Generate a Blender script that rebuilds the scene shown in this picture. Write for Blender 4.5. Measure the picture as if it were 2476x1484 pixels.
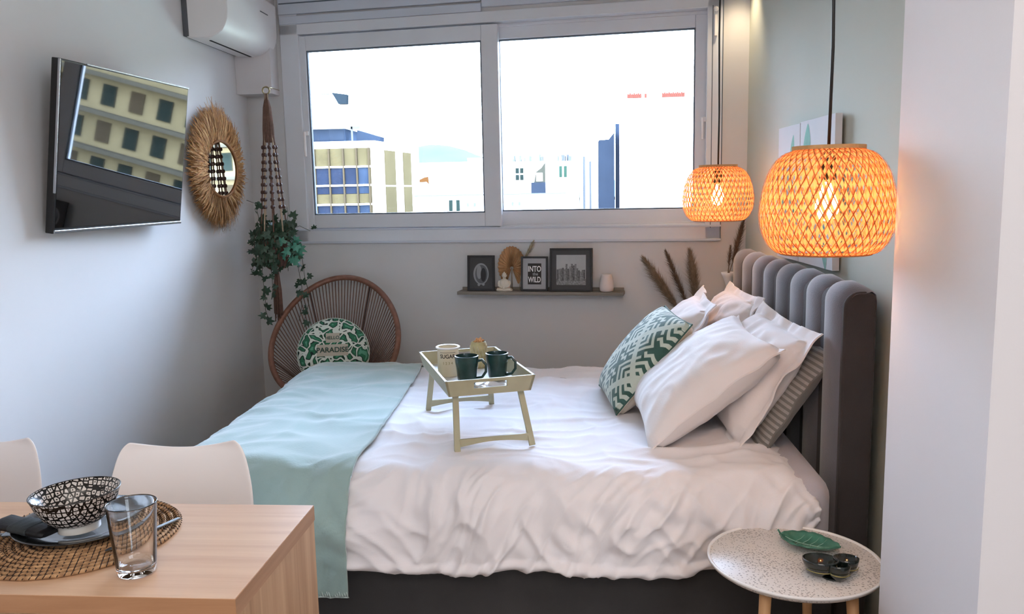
import bpy, bmesh, math, random
from math import sin, cos, pi, radians, sqrt, atan2, hypot
from mathutils import Vector, Matrix, Euler, noise

# ------------------------------------------------------------------ clear
for o in list(bpy.data.objects):
    bpy.data.objects.remove(o, do_unlink=True)
scene = bpy.context.scene
COL = scene.collection
random.seed(7)

# ------------------------------------------------------------------ camera
CAM_H = 1.5
F_PX = 2000.0
cam_d = bpy.data.cameras.new('camera')
cam_d.sensor_width = 36.0
cam_d.lens = F_PX * 36.0 / 2476.0
cam_d.clip_start = 0.05
cam_d.clip_end = 6000
cam = bpy.data.objects.new('camera', cam_d)
COL.objects.link(cam)
def cam_matrix(a, b, c):
    # a yaw, b pitch, c roll, radians
    R0 = Matrix(((1, 0, 0), (0, 0, -1), (0, 1, 0)))
    ya = Matrix(((cos(a), sin(a), 0), (-sin(a), cos(a), 0), (0, 0, 1)))
    pi_ = Matrix(((1, 0, 0), (0, cos(b), -sin(b)), (0, sin(b), cos(b))))
    ro = Matrix(((cos(c), -sin(c), 0), (sin(c), cos(c), 0), (0, 0, 1)))
    R = ro @ pi_ @ R0 @ ya
    right, down, fwd = R[0], R[1], R[2]
    m = Matrix((right, -down, -fwd)).transposed()
    return m.to_4x4()
cam.matrix_world = Matrix.Translation((0, 0, CAM_H)) @ cam_matrix(0.0823, 0.139, -0.0205)
cam_d.dof.use_dof = False
scene.camera = cam

# ------------------------------------------------------------------ world, sun, exposure
scene.view_settings.view_transform = 'Standard'
scene.view_settings.look = 'None'
scene.view_settings.exposure = 0.22
scene.view_settings.gamma = 1.0
scene.view_settings.use_curve_mapping = False
world = bpy.data.worlds.new('sky')
scene.world = world
world.use_nodes = True
wn = world.node_tree.nodes
wl = world.node_tree.links
bg = wn['Background']
bg.inputs['Strength'].default_value = 28.0
tc = wn.new('ShaderNodeTexCoord')
sx = wn.new('ShaderNodeSeparateXYZ')
rp = wn.new('ShaderNodeValToRGB')
rp.color_ramp.elements[0].position = 0.0
rp.color_ramp.elements[0].color = (0.78, 0.87, 1.0, 1)
rp.color_ramp.elements[1].position = 0.7
rp.color_ramp.elements[1].color = (0.50, 0.68, 1.0, 1)
wl.new(tc.outputs['Generated'], sx.inputs[0])
wl.new(sx.outputs['Z'], rp.inputs[0])
wl.new(rp.outputs[0], bg.inputs['Color'])

sun_d = bpy.data.lights.new('sun', 'SUN')
sun_d.energy = 3.0
sun_d.angle = radians(1.0)
sun_d.color = (1.0, 0.93, 0.82)
sun = bpy.data.objects.new('sun', sun_d)
COL.objects.link(sun)
sun.rotation_euler = Vector((-0.55, 0.62, -0.62)).to_track_quat('-Z', 'Y').to_euler()

def area(name, loc, target, sx_, sy_, power, col):
    d = bpy.data.lights.new(name, 'AREA')
    d.shape = 'RECTANGLE'; d.size = sx_; d.size_y = sy_; d.energy = power; d.color = col
    o = bpy.data.objects.new(name, d); COL.objects.link(o)
    o.location = loc
    o.rotation_euler = (Vector(target) - Vector(loc)).to_track_quat('-Z', 'Y').to_euler()
    return o
# unseen fill light, added for ceiling light coming from behind the camera
area('camera_side_fill', (-0.2, -0.6, 2.62), (-0.2, 0.4, 0.3), 1.8, 1.0, 36, (1.0, 0.90, 0.82))
# cool fill light added behind the camera to brighten the left wall
area('left_wall_cool_fill', (1.95, -0.9, 1.15), (-2.0, -0.6, 0.95), 1.3, 1.5, 42, (0.80, 0.90, 1.0))
area('ceiling_fill', (0.0, 0.9, 2.64), (0.0, 1.6, 0.0), 1.1, 0.5, 8, (1.0, 0.92, 0.84))  # second unseen fill, added overhead

# ------------------------------------------------------------------ helpers
def lin(h):
    h = h.lstrip('#')
    out = []
    for i in (0, 2, 4):
        c = int(h[i:i+2], 16) / 255.0
        out.append(c / 12.92 if c <= 0.04045 else ((c + 0.055) / 1.055) ** 2.4)
    return (*out, 1.0)

ROOTM = {}
def tag(o, label=None, cat=None, group=None, kind=None):
    if label: o['label'] = label
    if cat: o['category'] = cat
    if group: o['group'] = group
    if kind: o['kind'] = kind
    return o
def thing(name, label, cat, loc=(0, 0, 0), rotz=0.0, group=None):
    o = bpy.data.objects.new(name, None); COL.objects.link(o)
    o.location = loc; o.rotation_euler = (0, 0, rotz)
    o.empty_display_size = 0.05
    ROOTM[o.name] = Matrix.Translation(Vector(loc)) @ Matrix.Rotation(rotz, 4, 'Z')
    return tag(o, label, cat, group)

class MB:
    """collects geometry, then links it as one mesh object"""
    def __init__(s): s.v = []; s.f = []; s.m = []; s.mi = 0
    def _add(s, vs, fs):
        b = len(s.v); s.v += [Vector(p) for p in vs]
        s.f += [tuple(b + i for i in f) for f in fs]; s.m += [s.mi] * len(fs)
        return s
    def hexa(s, p):   # 8 corners: bottom 4 ccw, top 4 ccw
        return s._add(p, [(3, 2, 1, 0), (4, 5, 6, 7), (0, 1, 5, 4), (1, 2, 6, 5), (2, 3, 7, 6), (3, 0, 4, 7)])
    def box(s, a, b, M=None):
        x0, y0, z0 = a; x1, y1, z1 = b
        x0, x1 = min(x0, x1), max(x0, x1); y0, y1 = min(y0, y1), max(y0, y1); z0, z1 = min(z0, z1), max(z0, z1)
        p = [Vector(q) for q in ((x0, y0, z0), (x1, y0, z0), (x1, y1, z0), (x0, y1, z0), (x0, y0, z1), (x1, y0, z1), (x1, y1, z1), (x0, y1, z1))]
        if M: p = [M @ q for q in p]
        return s.hexa(p)
    def tube(s, pts, r, seg=8, closed=False, caps=True):
        pts = [Vector(p) for p in pts]; n = len(pts)
        rr = r if isinstance(r, (list, tuple)) else [r] * n
        rings = []
        up = None
        for i in range(n):
            if closed: t = (pts[(i + 1) % n] - pts[i - 1])
            else: t = pts[min(i + 1, n - 1)] - pts[max(i - 1, 0)]
            if t.length < 1e-9: t = Vector((0, 0, 1))
            t.normalize()
            if up is None:
                up = Vector((0, 0, 1)) if abs(t.z) < 0.9 else Vector((1, 0, 0))
            a = up - t * up.dot(t)
            if a.length < 1e-6: a = t.orthogonal()
            a.normalize(); up = a
            b = t.cross(a)
            rings.append([pts[i] + (a * cos(2 * pi * k / seg) + b * sin(2 * pi * k / seg)) * rr[i] for k in range(seg)])
        vs = [p for r_ in rings for p in r_]; fs = []
        m = n if closed else n - 1
        for i in range(m):
            j = (i + 1) % n
            for k in range(seg):
                k2 = (k + 1) % seg
                fs.append((i * seg + k, i * seg + k2, j * seg + k2, j * seg + k))
        if not closed and caps:
            fs.append(tuple(range(seg - 1, -1, -1))); fs.append(tuple((n - 1) * seg + k for k in range(seg)))
        return s._add(vs, fs)
    def lathe(s, prof, c=(0, 0, 0), seg=32, M=None, cap0=True, cap1=True):
        c = Vector(c); vs = []; fs = []
        for (r, z) in prof:
            for k in range(seg):
                vs.append(Vector((r * cos(2 * pi * k / seg), r * sin(2 * pi * k / seg), z)))
        n = len(prof)
        for i in range(n - 1):
            for k in range(seg):
                k2 = (k + 1) % seg
                fs.append((i * seg + k, i * seg + k2, (i + 1) * seg + k2, (i + 1) * seg + k))
        if cap0 and prof[0][0] > 1e-5: fs.append(tuple(range(seg - 1, -1, -1)))
        if cap1 and prof[-1][0] > 1e-5: fs.append(tuple((n - 1) * seg + k for k in range(seg)))
        if M: vs = [M @ v for v in vs]
        return s._add([v + c for v in vs], fs)
    def grid(s, P, nu, nv, flip=False, closed_u=False):
        """P[i][j] of points; nu x nv points"""
        vs = [P[i][j] for i in range(nu) for j in range(nv)]; fs = []
        for i in range(nu if closed_u else nu - 1):
            i2 = (i + 1) % nu
            for j in range(nv - 1):
                f = (i * nv + j, i2 * nv + j, i2 * nv + j + 1, i * nv + j + 1)
                fs.append(f[::-1] if flip else f)
        return s._add(vs, fs)
    def prism(s, poly, z0, z1, M=None):
        n = len(poly)
        vs = [Vector((p[0], p[1], z0)) for p in poly] + [Vector((p[0], p[1], z1)) for p in poly]
        if M: vs = [M @ v for v in vs]
        fs = [tuple(range(n - 1, -1, -1)), tuple(range(n, 2 * n))]
        fs += [(i, (i + 1) % n, n + (i + 1) % n, n + i) for i in range(n)]
        return s._add(vs, fs)
    def build(s, name, mat, parent=None, smooth=False, bevel=0, bseg=2, world=False, solid=0, sub=0, angle=40):
        vs = s.v
        if world and parent is not None:
            p = parent
            while p.parent: p = p.parent
            inv = ROOTM[p.name].inverted(); vs = [inv @ v for v in vs]
        me = bpy.data.meshes.new(name)
        me.from_pydata([tuple(v) for v in vs], [], s.f)
        mats = mat if isinstance(mat, (list, tuple)) else [mat]
        for m_ in mats: me.materials.append(m_)
        if len(mats) > 1: me.polygons.foreach_set('material_index', s.m)
        if smooth: me.polygons.foreach_set('use_smooth', [True] * len(me.polygons))
        me.update()
        o = bpy.data.objects.new(name, me); COL.objects.link(o)
        if parent is not None: o.parent = parent
        if smooth == 'angle':
            try: me.set_sharp_from_angle(angle=radians(angle))
            except Exception: pass
        if solid:
            md = o.modifiers.new('Solid', 'SOLIDIFY'); md.thickness = abs(solid); md.offset = 1 if solid > 0 else -1
        if bevel:
            md = o.modifiers.new('Bevel', 'BEVEL'); md.width = bevel; md.segments = bseg; md.limit_method = 'ANGLE'; md.angle_limit = radians(35)
        if sub:
            md = o.modifiers.new('Sub', 'SUBSURF'); md.levels = sub; md.render_levels = sub
        return o

def struct(name, mb, mat, **k):
    o = mb.build(name, mat, **k)
    if k.get('parent') is None: o['kind'] = 'structure'
    return o

def text_mesh(name, body, size, mat, parent, M, depth=0.0006, spacing=1.0):
    cu = bpy.data.curves.new('txt', 'FONT')
    cu.body = body; cu.size = size; cu.align_x = 'CENTER'; cu.align_y = 'CENTER'
    cu.extrude = depth; cu.offset = size * 0.018; cu.space_character = spacing
    to = bpy.data.objects.new('txt', cu); COL.objects.link(to)
    dg = bpy.context.evaluated_depsgraph_get()
    me = bpy.data.meshes.new_from_object(to.evaluated_get(dg))
    bpy.data.objects.remove(to, do_unlink=True)
    me.name = name
    me.transform(M)
    me.materials.clear(); me.materials.append(mat)
    o = bpy.data.objects.new(name, me); COL.objects.link(o)
    o.parent = parent
    return o

# ------------------------------------------------------------------ materials
def base_mat(name):
    m = bpy.data.materials.new(name); m.use_nodes = True
    nt = m.node_tree
    return m, nt, nt.nodes['Principled BSDF']
def plain(name, col, rough=0.6, var=0.04, scale=8.0, bump=0.0, bscale=60.0, metal=0.0, spec=0.5, sheen=0.0, coat=0.0, stretch=None):
    m, nt, b = base_mat(name); N = nt.nodes; L = nt.links
    c = lin(col)
    b.inputs['Roughness'].default_value = rough
    b.inputs['Metallic'].default_value = metal
    b.inputs['Specular IOR Level'].default_value = spec
    b.inputs['Sheen Weight'].default_value = sheen
    b.inputs['Coat Weight'].default_value = coat
    t = N.new('ShaderNodeTexCoord')
    mp = N.new('ShaderNodeMapping'); L.new(t.outputs['Object'], mp.inputs[0])
    if stretch: mp.inputs['Scale'].default_value = stretch
    n = N.new('ShaderNodeTexNoise'); n.inputs['Scale'].default_value = scale; n.inputs['Detail'].default_value = 4
    L.new(mp.outputs[0], n.inputs['Vector'])
    r = N.new('ShaderNodeValToRGB')
    r.color_ramp.elements[0].color = tuple(max(0, x * (1 - var * 2)) for x in c[:3]) + (1,)
    r.color_ramp.elements[1].color = tuple(min(1, x * (1 + var * 2)) for x in c[:3]) + (1,)
    r.color_ramp.elements[0].position = 0.3; r.color_ramp.elements[1].position = 0.7
    L.new(n.outputs['Fac'], r.inputs[0]); L.new(r.outputs[0], b.inputs['Base Color'])
    if bump:
        n2 = N.new('ShaderNodeTexNoise'); n2.inputs['Scale'].default_value = bscale; n2.inputs['Detail'].default_value = 3
        L.new(mp.outputs[0], n2.inputs['Vector'])
        bp = N.new('ShaderNodeBump'); bp.inputs['Strength'].default_value = bump; bp.inputs['Distance'].default_value = 0.01
        L.new(n2.outputs['Fac'], bp.inputs['Height']); L.new(bp.outputs[0], b.inputs['Normal'])
    return m
def wood(name, c1, c2, axis='X', scale=1.0, rough=0.5, bump=0.05, along=0.35, contrast=(0.3, 0.75)):
    m, nt, b = base_mat(name); N = nt.nodes; L = nt.links
    b.inputs['Roughness'].default_value = rough
    t = N.new('ShaderNodeTexCoord'); mp = N.new('ShaderNodeMapping'); L.new(t.outputs['Object'], mp.inputs[0])
    s = [14.0 * scale] * 3; s['XYZ'.index(axis)] = along * scale * 2.2
    mp.inputs['Scale'].default_value = s
    n = N.new('ShaderNodeTexNoise'); n.inputs['Scale'].default_value = 1.6; n.inputs['Detail'].default_value = 9; n.inputs['Roughness'].default_value = 0.65; n.inputs['Distortion'].default_value = 0.6
    L.new(mp.outputs[0], n.inputs['Vector'])
    r = N.new('ShaderNodeValToRGB')
    r.color_ramp.elements[0].position = contrast[0]; r.color_ramp.elements[0].color = lin(c2)
    r.color_ramp.elements[1].position = contrast[1]; r.color_ramp.elements[1].color = lin(c1)
    L.new(n.outputs['Fac'], r.inputs[0]); L.new(r.outputs[0], b.inputs['Base Color'])
    bp = N.new('ShaderNodeBump'); bp.inputs['Strength'].default_value = bump
    L.new(n.outputs['Fac'], bp.inputs['Height']); L.new(bp.outputs[0], b.inputs['Normal'])
    return m
def cloth(name, col, wscale=900.0, bump=0.25, rough=0.9, sheen=0.3, var=0.03):
    m, nt, b = base_mat(name); N = nt.nodes; L = nt.links
    b.inputs['Roughness'].default_value = rough; b.inputs['Sheen Weight'].default_value = sheen
    b.inputs['Specular IOR Level'].default_value = 0.25
    c = lin(col)
    t = N.new('ShaderNodeTexCoord')
    n = N.new('ShaderNodeTexNoise'); n.inputs['Scale'].default_value = 5; n.inputs['Detail'].default_value = 5
    L.new(t.outputs['Object'], n.inputs['Vector'])
    r = N.new('ShaderNodeValToRGB')
    r.color_ramp.elements[0].color = tuple(x * (1 - var * 2) for x in c[:3]) + (1,)
    r.color_ramp.elements[1].color = tuple(min(1, x * (1 + var * 2)) for x in c[:3]) + (1,)
    L.new(n.outputs['Fac'], r.inputs[0]); L.new(r.outputs[0], b.inputs['Base Color'])
    n2 = N.new('ShaderNodeTexNoise'); n2.inputs['Scale'].default_value = wscale * 0.25; n2.inputs['Detail'].default_value = 2
    L.new(t.outputs['Object'], n2.inputs['Vector'])
    bp = N.new('ShaderNodeBump'); bp.inputs['Strength'].default_value = bump; bp.inputs['Distance'].default_value = 0.002
    L.new(n2.outputs['Fac'], bp.inputs['Height']); L.new(bp.outputs[0], b.inputs['Normal'])
    return m
def thin_glass(name, tint=(0.95, 0.98, 1.0), ior=1.45):
    m = bpy.data.materials.new(name); m.use_nodes = True
    nt = m.node_tree; N = nt.nodes; L = nt.links
    for x in list(N): N.remove(x)
    out = N.new('ShaderNodeOutputMaterial'); tr = N.new('ShaderNodeBsdfTransparent'); gl = N.new('ShaderNodeBsdfGlossy')
    fr = N.new('ShaderNodeFresnel'); mx = N.new('ShaderNodeMixShader')
    tr.inputs[0].default_value = (*tint, 1); gl.inputs['Roughness'].default_value = 0.0; fr.inputs[0].default_value = ior
    L.new(fr.outputs[0], mx.inputs[0]); L.new(tr.outputs[0], mx.inputs[1]); L.new(gl.outputs[0], mx.inputs[2]); L.new(mx.outputs[0], out.inputs[0])
    return m
def emit(name, col, strength):
    m = bpy.data.materials.new(name); m.use_nodes = True
    nt = m.node_tree; N = nt.nodes; L = nt.links
    for x in list(N): N.remove(x)
    out = N.new('ShaderNodeOutputMaterial'); e = N.new('ShaderNodeEmission')
    e.inputs[0].default_value = col; e.inputs[1].default_value = strength
    L.new(e.outputs[0], out.inputs[0]); return m

M_wall = plain('paint_grey_white', '#d0cece', 0.85, 0.01, 2.0, 0.02, 180)
M_wallL = plain('paint_grey_white_lit', '#d9d7d8', 0.85, 0.01, 2.0, 0.02, 180)  # same wall paint, lightened to carry the daylight from the window
M_wallR = plain('paint_sage_grey', '#bfc1b6', 0.85, 0.01, 2.0, 0.02, 180)
M_col = plain('paint_white', '#d6d1d2', 0.8, 0.01, 2.0, 0.02, 180)
M_ceil = plain('ceiling_paint', '#dcdad6', 0.9, 0.01, 2.0)
M_floor = wood('floor_boards', '#9c856c', '#7b6552', 'Y', 0.6, 0.5)
M_pvc = plain('white_upvc', '#d6d8de', 0.35, 0.01, 3.0)
M_pvc2 = plain('shutter_box_upvc', '#c6cbd6', 0.4, 0.01, 3.0)
M_gasket = plain('window_gasket', '#5a6470', 0.6)
M_white = plain('white_plastic', '#e3dedd', 0.35, 0.01, 3.0)
M_whitegloss = plain('white_gloss_plastic', '#f3eeed', 0.22, 0.01, 3.0)
M_greyplate = plain('dark_grey_plastic', '#55565a', 0.5)
M_black = plain('black_plastic', '#0b0c0d', 0.3)
M_slot = plain('black_slot', '#141313', 0.8)
M_silver = plain('silver_trim', '#b9bcc2', 0.25, metal=1.0)
M_chrome = plain('polished_steel', '#c8c8ca', 0.15, metal=1.0)
M_glass = thin_glass('window_glass')
M_mirror = plain('mirror_silver', '#f2f4f4', 0.02, 0.0, metal=1.0)
M_raffia = plain('raffia_straw', '#b9834c', 0.8, 0.14, 30)
M_raffia2 = plain('raffia_pale', '#d0a26a', 0.8, 0.12, 30)
M_raffia3 = plain('raffia_dark', '#96653a', 0.8, 0.12, 30)
M_rope = plain('jute_rope', '#a8927a', 0.9, 0.1, 60)
M_ropebrown = plain('brown_macrame_rope', '#6b4f43', 0.9, 0.1, 60)
M_bead = plain('brown_wooden_bead', '#4a3029', 0.5, 0.1, 60)
M_ring = plain('brass_ring', '#8d8060', 0.3, metal=0.8)
M_pot = plain('reddish_brown_pot', '#5c4038', 0.6, 0.08)
M_soil = plain('soil', '#2a211b', 0.95, 0.2, 60)
M_ivy = plain('ivy_leaf_green', '#26402f', 0.5, 0.15, 12)
M_ivylight = plain('ivy_leaf_pale_lit', '#44806c', 0.45, 0.15, 12)  # variegated leaves, the light on them put into the paler colour
M_stem = plain('vine_stem', '#3b3a2c', 0.8)
M_rattan = plain('brown_chair_cord', '#6a4d41', 0.55, 0.08, 40)
M_rattan2 = plain('brown_chair_rim', '#7a5240', 0.5, 0.1, 30)
M_rod = plain('dark_metal_rod', '#33201b', 0.5)
M_velvet = plain('grey_velvet', '#5a5860', 0.85, 0.05, 6, 0.15, 300, sheen=0.5)
M_velvetdark = plain('dark_grey_velvet', '#363233', 0.9, 0.06, 6, 0.15, 300, sheen=0.1)
M_base = plain('dark_upholstered_base', '#3a3838', 0.9, 0.06, 6, 0.15, 300, sheen=0.1)
M_sheet = cloth('grey_sheet', '#b5aeb4')
M_duvet = cloth('white_cotton', '#e9e4e6', 700, 0.12)
M_pillow = cloth('white_pillow_cotton', '#ebe5e4', 700, 0.12)
M_blanket = cloth('sage_blue_fleece', '#93a9a4', 500, 0.4, 0.95, 0.6, 0.05)
M_fringe = cloth('pale_whipstitch', '#c3d2cc', 300, 0.4)
M_tray = plain('putty_painted_wood', '#a39b7d', 0.45, 0.04, 12)
M_trayin = plain('white_tray_bed', '#d5d4cf', 0.45, 0.02, 12)
M_mug = plain('dark_green_stoneware', '#1e3836', 0.25, 0.12, 25, coat=0.3)
M_tin = plain('cream_enamel', '#d8cdb4', 0.35, 0.02, 12)
M_tinrim = plain('white_enamel', '#efedec', 0.3, 0.01)
M_ink = plain('black_ink', '#26211f', 0.6)
M_jar = plain('straw_jar', '#a99d74', 0.6, 0.15, 40)
M_shelfw = wood('greige_shelf_wood', '#8d857a', '#6c645b', 'X', 1.5, 0.6)
M_frame = plain('black_frame', '#111114', 0.4)
M_mount = plain('grey_mount', '#a3a3a6', 0.7, 0.02)
M_photo = plain('dark_photo', '#4a4b4e', 0.5, 0.25, 14)
M_photo2 = plain('grey_photo_sky', '#a3a5a6', 0.5, 0.05, 8)
M_darkmount = plain('charcoal_mount', '#3b3a3b', 0.6, 0.05)
M_bud = plain('cream_plaster', '#d9cfc0', 0.6, 0.03, 20)
M_candle = plain('pale_pink_ceramic', '#dccfca', 0.5, 0.02)
M_fan = plain('dried_palm_leaf', '#a67c55', 0.8, 0.22, 26, stretch=(1, 1, .3))
M_plume = plain('pampas_plume', '#8c7a66', 0.95, 0.15, 40)
M_plumepale = plain('pale_grass_plume', '#b9ad92', 0.95, 0.12, 40)
M_plumedark = plain('dark_pampas_plume', '#6b5a4c', 0.95, 0.15, 40)
M_vase = plain('white_ceramic', '#dcdcdf', 0.35, 0.01)
M_cord = plain('black_cable', '#151515', 0.5)
M_table = wood('light_oak_laminate', '#d3ad8b', '#bd9170', 'X', 0.9, 0.42, 0.03, contrast=(0.28, 0.66))
M_tableside = wood('light_oak_side', '#c8a07d', '#9c7555', 'Z', 0.9, 0.5, 0.03, contrast=(0.3, 0.68))
M_tableedge = wood('light_oak_edge', '#b88a66', '#a0714e', 'X', 1.2, 0.5, 0.03)
M_tableedgeY = wood('light_oak_edge_side', '#b48a6a', '#9a7153', 'Y', 1.2, 0.5, 0.03)
M_legwood = wood('beech_leg', '#d7a878', '#c2905f', 'Z', 1.5, 0.5)
M_plate = plain('black_glazed_plate', '#111416', 0.18, 0.05, coat=0.5)
M_napkin = cloth('black_napkin', '#121316', 500, 0.3, 0.5, 0.0)
M_napband = cloth('dark_grey_napkin_band', '#2b3032', 500, 0.2, 0.6, 0.0)
M_cutlery = plain('grey_steel', '#7f8488', 0.3, metal=0.9)
M_foot = plain('white_glaze', '#d9d6cf', 0.3, 0.01)
M_leafdish = plain('green_leaf_glaze', '#3a725e', 0.3, 0.14, 20, coat=0.3)
M_leafvein = plain('pale_green_vein', '#8fb3a0', 0.4)
M_blackdish = plain('black_green_glaze', '#0f1a19', 0.12, 0.1, 20, coat=0.6)
M_gold = plain('gold_line', '#a59a5c', 0.3, metal=0.6)
M_socket = plain('socket_plastic', '#dcd2cc', 0.4, 0.01)
M_canvas = plain('white_canvas', '#d2d2d6', 0.9, 0.01)
M_canvasleaf = plain('watercolour_leaf_green', '#7fb0a4', 0.9, 0.12, 10)
M_canvaspink = plain('canvas_side_pale', '#c9b3b0', 0.9, 0.01)

def bamboo_mat(name, c, t, tw):
    m = bpy.data.materials.new(name); m.use_nodes = True
    nt = m.node_tree; N = nt.nodes; L = nt.links
    for x in list(N): N.remove(x)
    out = N.new('ShaderNodeOutputMaterial'); d = N.new('ShaderNodeBsdfDiffuse'); tr = N.new('ShaderNodeBsdfTranslucent'); mx = N.new('ShaderNodeMixShader')
    n = N.new('ShaderNodeTexNoise'); n.inputs['Scale'].default_value = 40
    tcn = N.new('ShaderNodeTexCoord'); L.new(tcn.outputs['Object'], n.inputs['Vector'])
    r = N.new('ShaderNodeValToRGB')
    a = lin(c)
    r.color_ramp.elements[0].color = tuple(x * .75 for x in a[:3]) + (1,); r.color_ramp.elements[1].color = a
    L.new(n.outputs['Fac'], r.inputs[0]); L.new(r.outputs[0], d.inputs[0])
    tr.inputs[0].default_value = lin(t); mx.inputs[0].default_value = tw
    L.new(d.outputs[0], mx.inputs[1]); L.new(tr.outputs[0], mx.inputs[2]); L.new(mx.outputs[0], out.inputs[0])
    return m
M_bamboo = bamboo_mat('bamboo_strip', '#d9a478', '#ffb080', 0.5)
M_bamboo2 = bamboo_mat('bamboo_outer_strip', '#a8744a', '#e08a50', 0.22)
M_bambooring = bamboo_mat('bamboo_ring', '#c8a878', '#ffb070', 0.1)
M_bulb = emit('warm_bulb', (1.0, 0.62, 0.22, 1), 60)

def pattern_bowl():
    m, nt, b = base_mat('black_white_mosaic_glaze'); N = nt.nodes; L = nt.links
    b.inputs['Roughness'].default_value = 0.25
    t = N.new('ShaderNodeTexCoord'); v = N.new('ShaderNodeTexVoronoi'); v.feature = 'DISTANCE_TO_EDGE'; v.inputs['Scale'].default_value = 95; v.inputs['Randomness'].default_value = 0.35
    v2 = N.new('ShaderNodeTexVoronoi'); v2.inputs['Scale'].default_value = 95; v2.inputs['Randomness'].default_value = 0.35
    L.new(t.outputs['Object'], v.inputs['Vector']); L.new(t.outputs['Object'], v2.inputs['Vector'])
    a = N.new('ShaderNodeMath'); a.operation = 'GREATER_THAN'; a.inputs[1].default_value = 0.13
    c = N.new('ShaderNodeMath'); c.operation = 'GREATER_THAN'; c.inputs[1].default_value = 0.17
    L.new(v.outputs['Distance'], a.inputs[0]); L.new(v2.outputs['Distance'], c.inputs[0])
    mu = N.new('ShaderNodeMath'); mu.operation = 'MULTIPLY'; L.new(a.outputs[0], mu.inputs[0]); L.new(c.outputs[0], mu.inputs[1])
    mx = N.new('ShaderNodeMix'); mx.data_type = 'RGBA'; mx.inputs[6].default_value = lin('#1a1716'); mx.inputs[7].default_value = lin('#d9d2cd')
    L.new(mu.outputs[0], mx.inputs[0]); L.new(mx.outputs[2], b.inputs['Base Color'])
    return m
M_bowl = pattern_bowl()
def speckle():
    m, nt, b = base_mat('white_speckled_top'); N = nt.nodes; L = nt.links
    b.inputs['Roughness'].default_value = 0.35
    t = N.new('ShaderNodeTexCoord'); v = N.new('ShaderNodeTexVoronoi'); v.inputs['Scale'].default_value = 130
    L.new(t.outputs['Object'], v.inputs['Vector'])
    n = N.new('ShaderNodeTexNoise'); n.inputs['Scale'].default_value = 5; L.new(t.outputs['Object'], n.inputs['Vector'])
    mm = N.new('ShaderNodeMath'); mm.operation = 'MULTIPLY'; mm.inputs[1].default_value = 0.62; L.new(n.outputs['Fac'], mm.inputs[0])
    c = N.new('ShaderNodeMath'); c.operation = 'GREATER_THAN'
    L.new(v.outputs['Distance'], c.inputs[0]); L.new(mm.outputs[0], c.inputs[1])
    mx = N.new('ShaderNodeMix'); mx.data_type = 'RGBA'; mx.inputs[6].default_value = lin('#a6a09c'); mx.inputs[7].default_value = lin('#e0dad5')
    L.new(c.outputs[0], mx.inputs[0]); L.new(mx.outputs[2], b.inputs['Base Color'])
    return m
M_speckle = speckle()
def tropical():
    m, nt, b = base_mat('tropical_leaf_print'); N = nt.nodes; L = nt.links
    b.inputs['Roughness'].default_value = 0.9
    t = N.new('ShaderNodeTexCoord'); n0 = N.new('ShaderNodeTexNoise'); n0.inputs['Scale'].default_value = 9
    L.new(t.outputs['Object'], n0.inputs['Vector'])
    mxv = N.new('ShaderNodeMix'); mxv.data_type = 'VECTOR'; mxv.inputs[0].default_value = 0.14
    L.new(t.outputs['Object'], mxv.inputs[4]); L.new(n0.outputs['Color'], mxv.inputs[5])
    v = N.new('ShaderNodeTexVoronoi'); v.feature = 'DISTANCE_TO_EDGE'; v.inputs['Scale'].default_value = 22
    L.new(mxv.outputs[1], v.inputs['Vector'])
    r = N.new('ShaderNodeValToRGB'); r.color_ramp.interpolation = 'CONSTANT'
    e = r.color_ramp.elements; e[0].position = 0; e[0].color = lin('#cfd6cb'); e[1].position = 0.09; e[1].color = lin('#17302a')
    x = e.new(0.16); x.color = lin('#2d6b4e'); x = e.new(0.34); x.color = lin('#57977a')
    L.new(v.outputs['Distance'], r.inputs[0]); L.new(r.outputs[0], b.inputs['Base Color'])
    return m
M_tropical = tropical()
M_patch = plain('beige_print_patch', '#b3ab9b', 0.9, 0.02)
def woven():
    m, nt, b = base_mat('woven_seagrass'); N = nt.nodes; L = nt.links
    b.inputs['Roughness'].default_value = 0.85
    t = N.new('ShaderNodeTexCoord'); n = N.new('ShaderNodeTexNoise'); n.inputs['Scale'].default_value = 60; n.inputs['Detail'].default_value = 4
    L.new(t.outputs['Object'], n.inputs['Vector'])
    r = N.new('ShaderNodeValToRGB'); r.color_ramp.elements[0].position = .35; r.color_ramp.elements[1].position = .7
    r.color_ramp.elements[0].color = lin('#8a6646'); r.color_ramp.elements[1].color = lin('#c69c70')
    L.new(n.outputs['Fac'], r.inputs[0]); L.new(r.outputs[0], b.inputs['Base Color'])
    return m
M_woven = woven()
M_wovendark = plain('dark_stitching', '#33251d', 0.9)
M_green = cloth('green_print', '#3b5b52', 700, .15)
M_cream = cloth('pale_cream_print', '#c5cdbf', 700, .15)
M_beige = cloth('beige_cushion_back', '#cfc0ad', 700, .15)
M_stripeA = cloth('grey_stripe', '#75726e', 700, .15)
M_stripeB = cloth('light_grey_stripe', '#9d9994', 700, .15)

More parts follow.
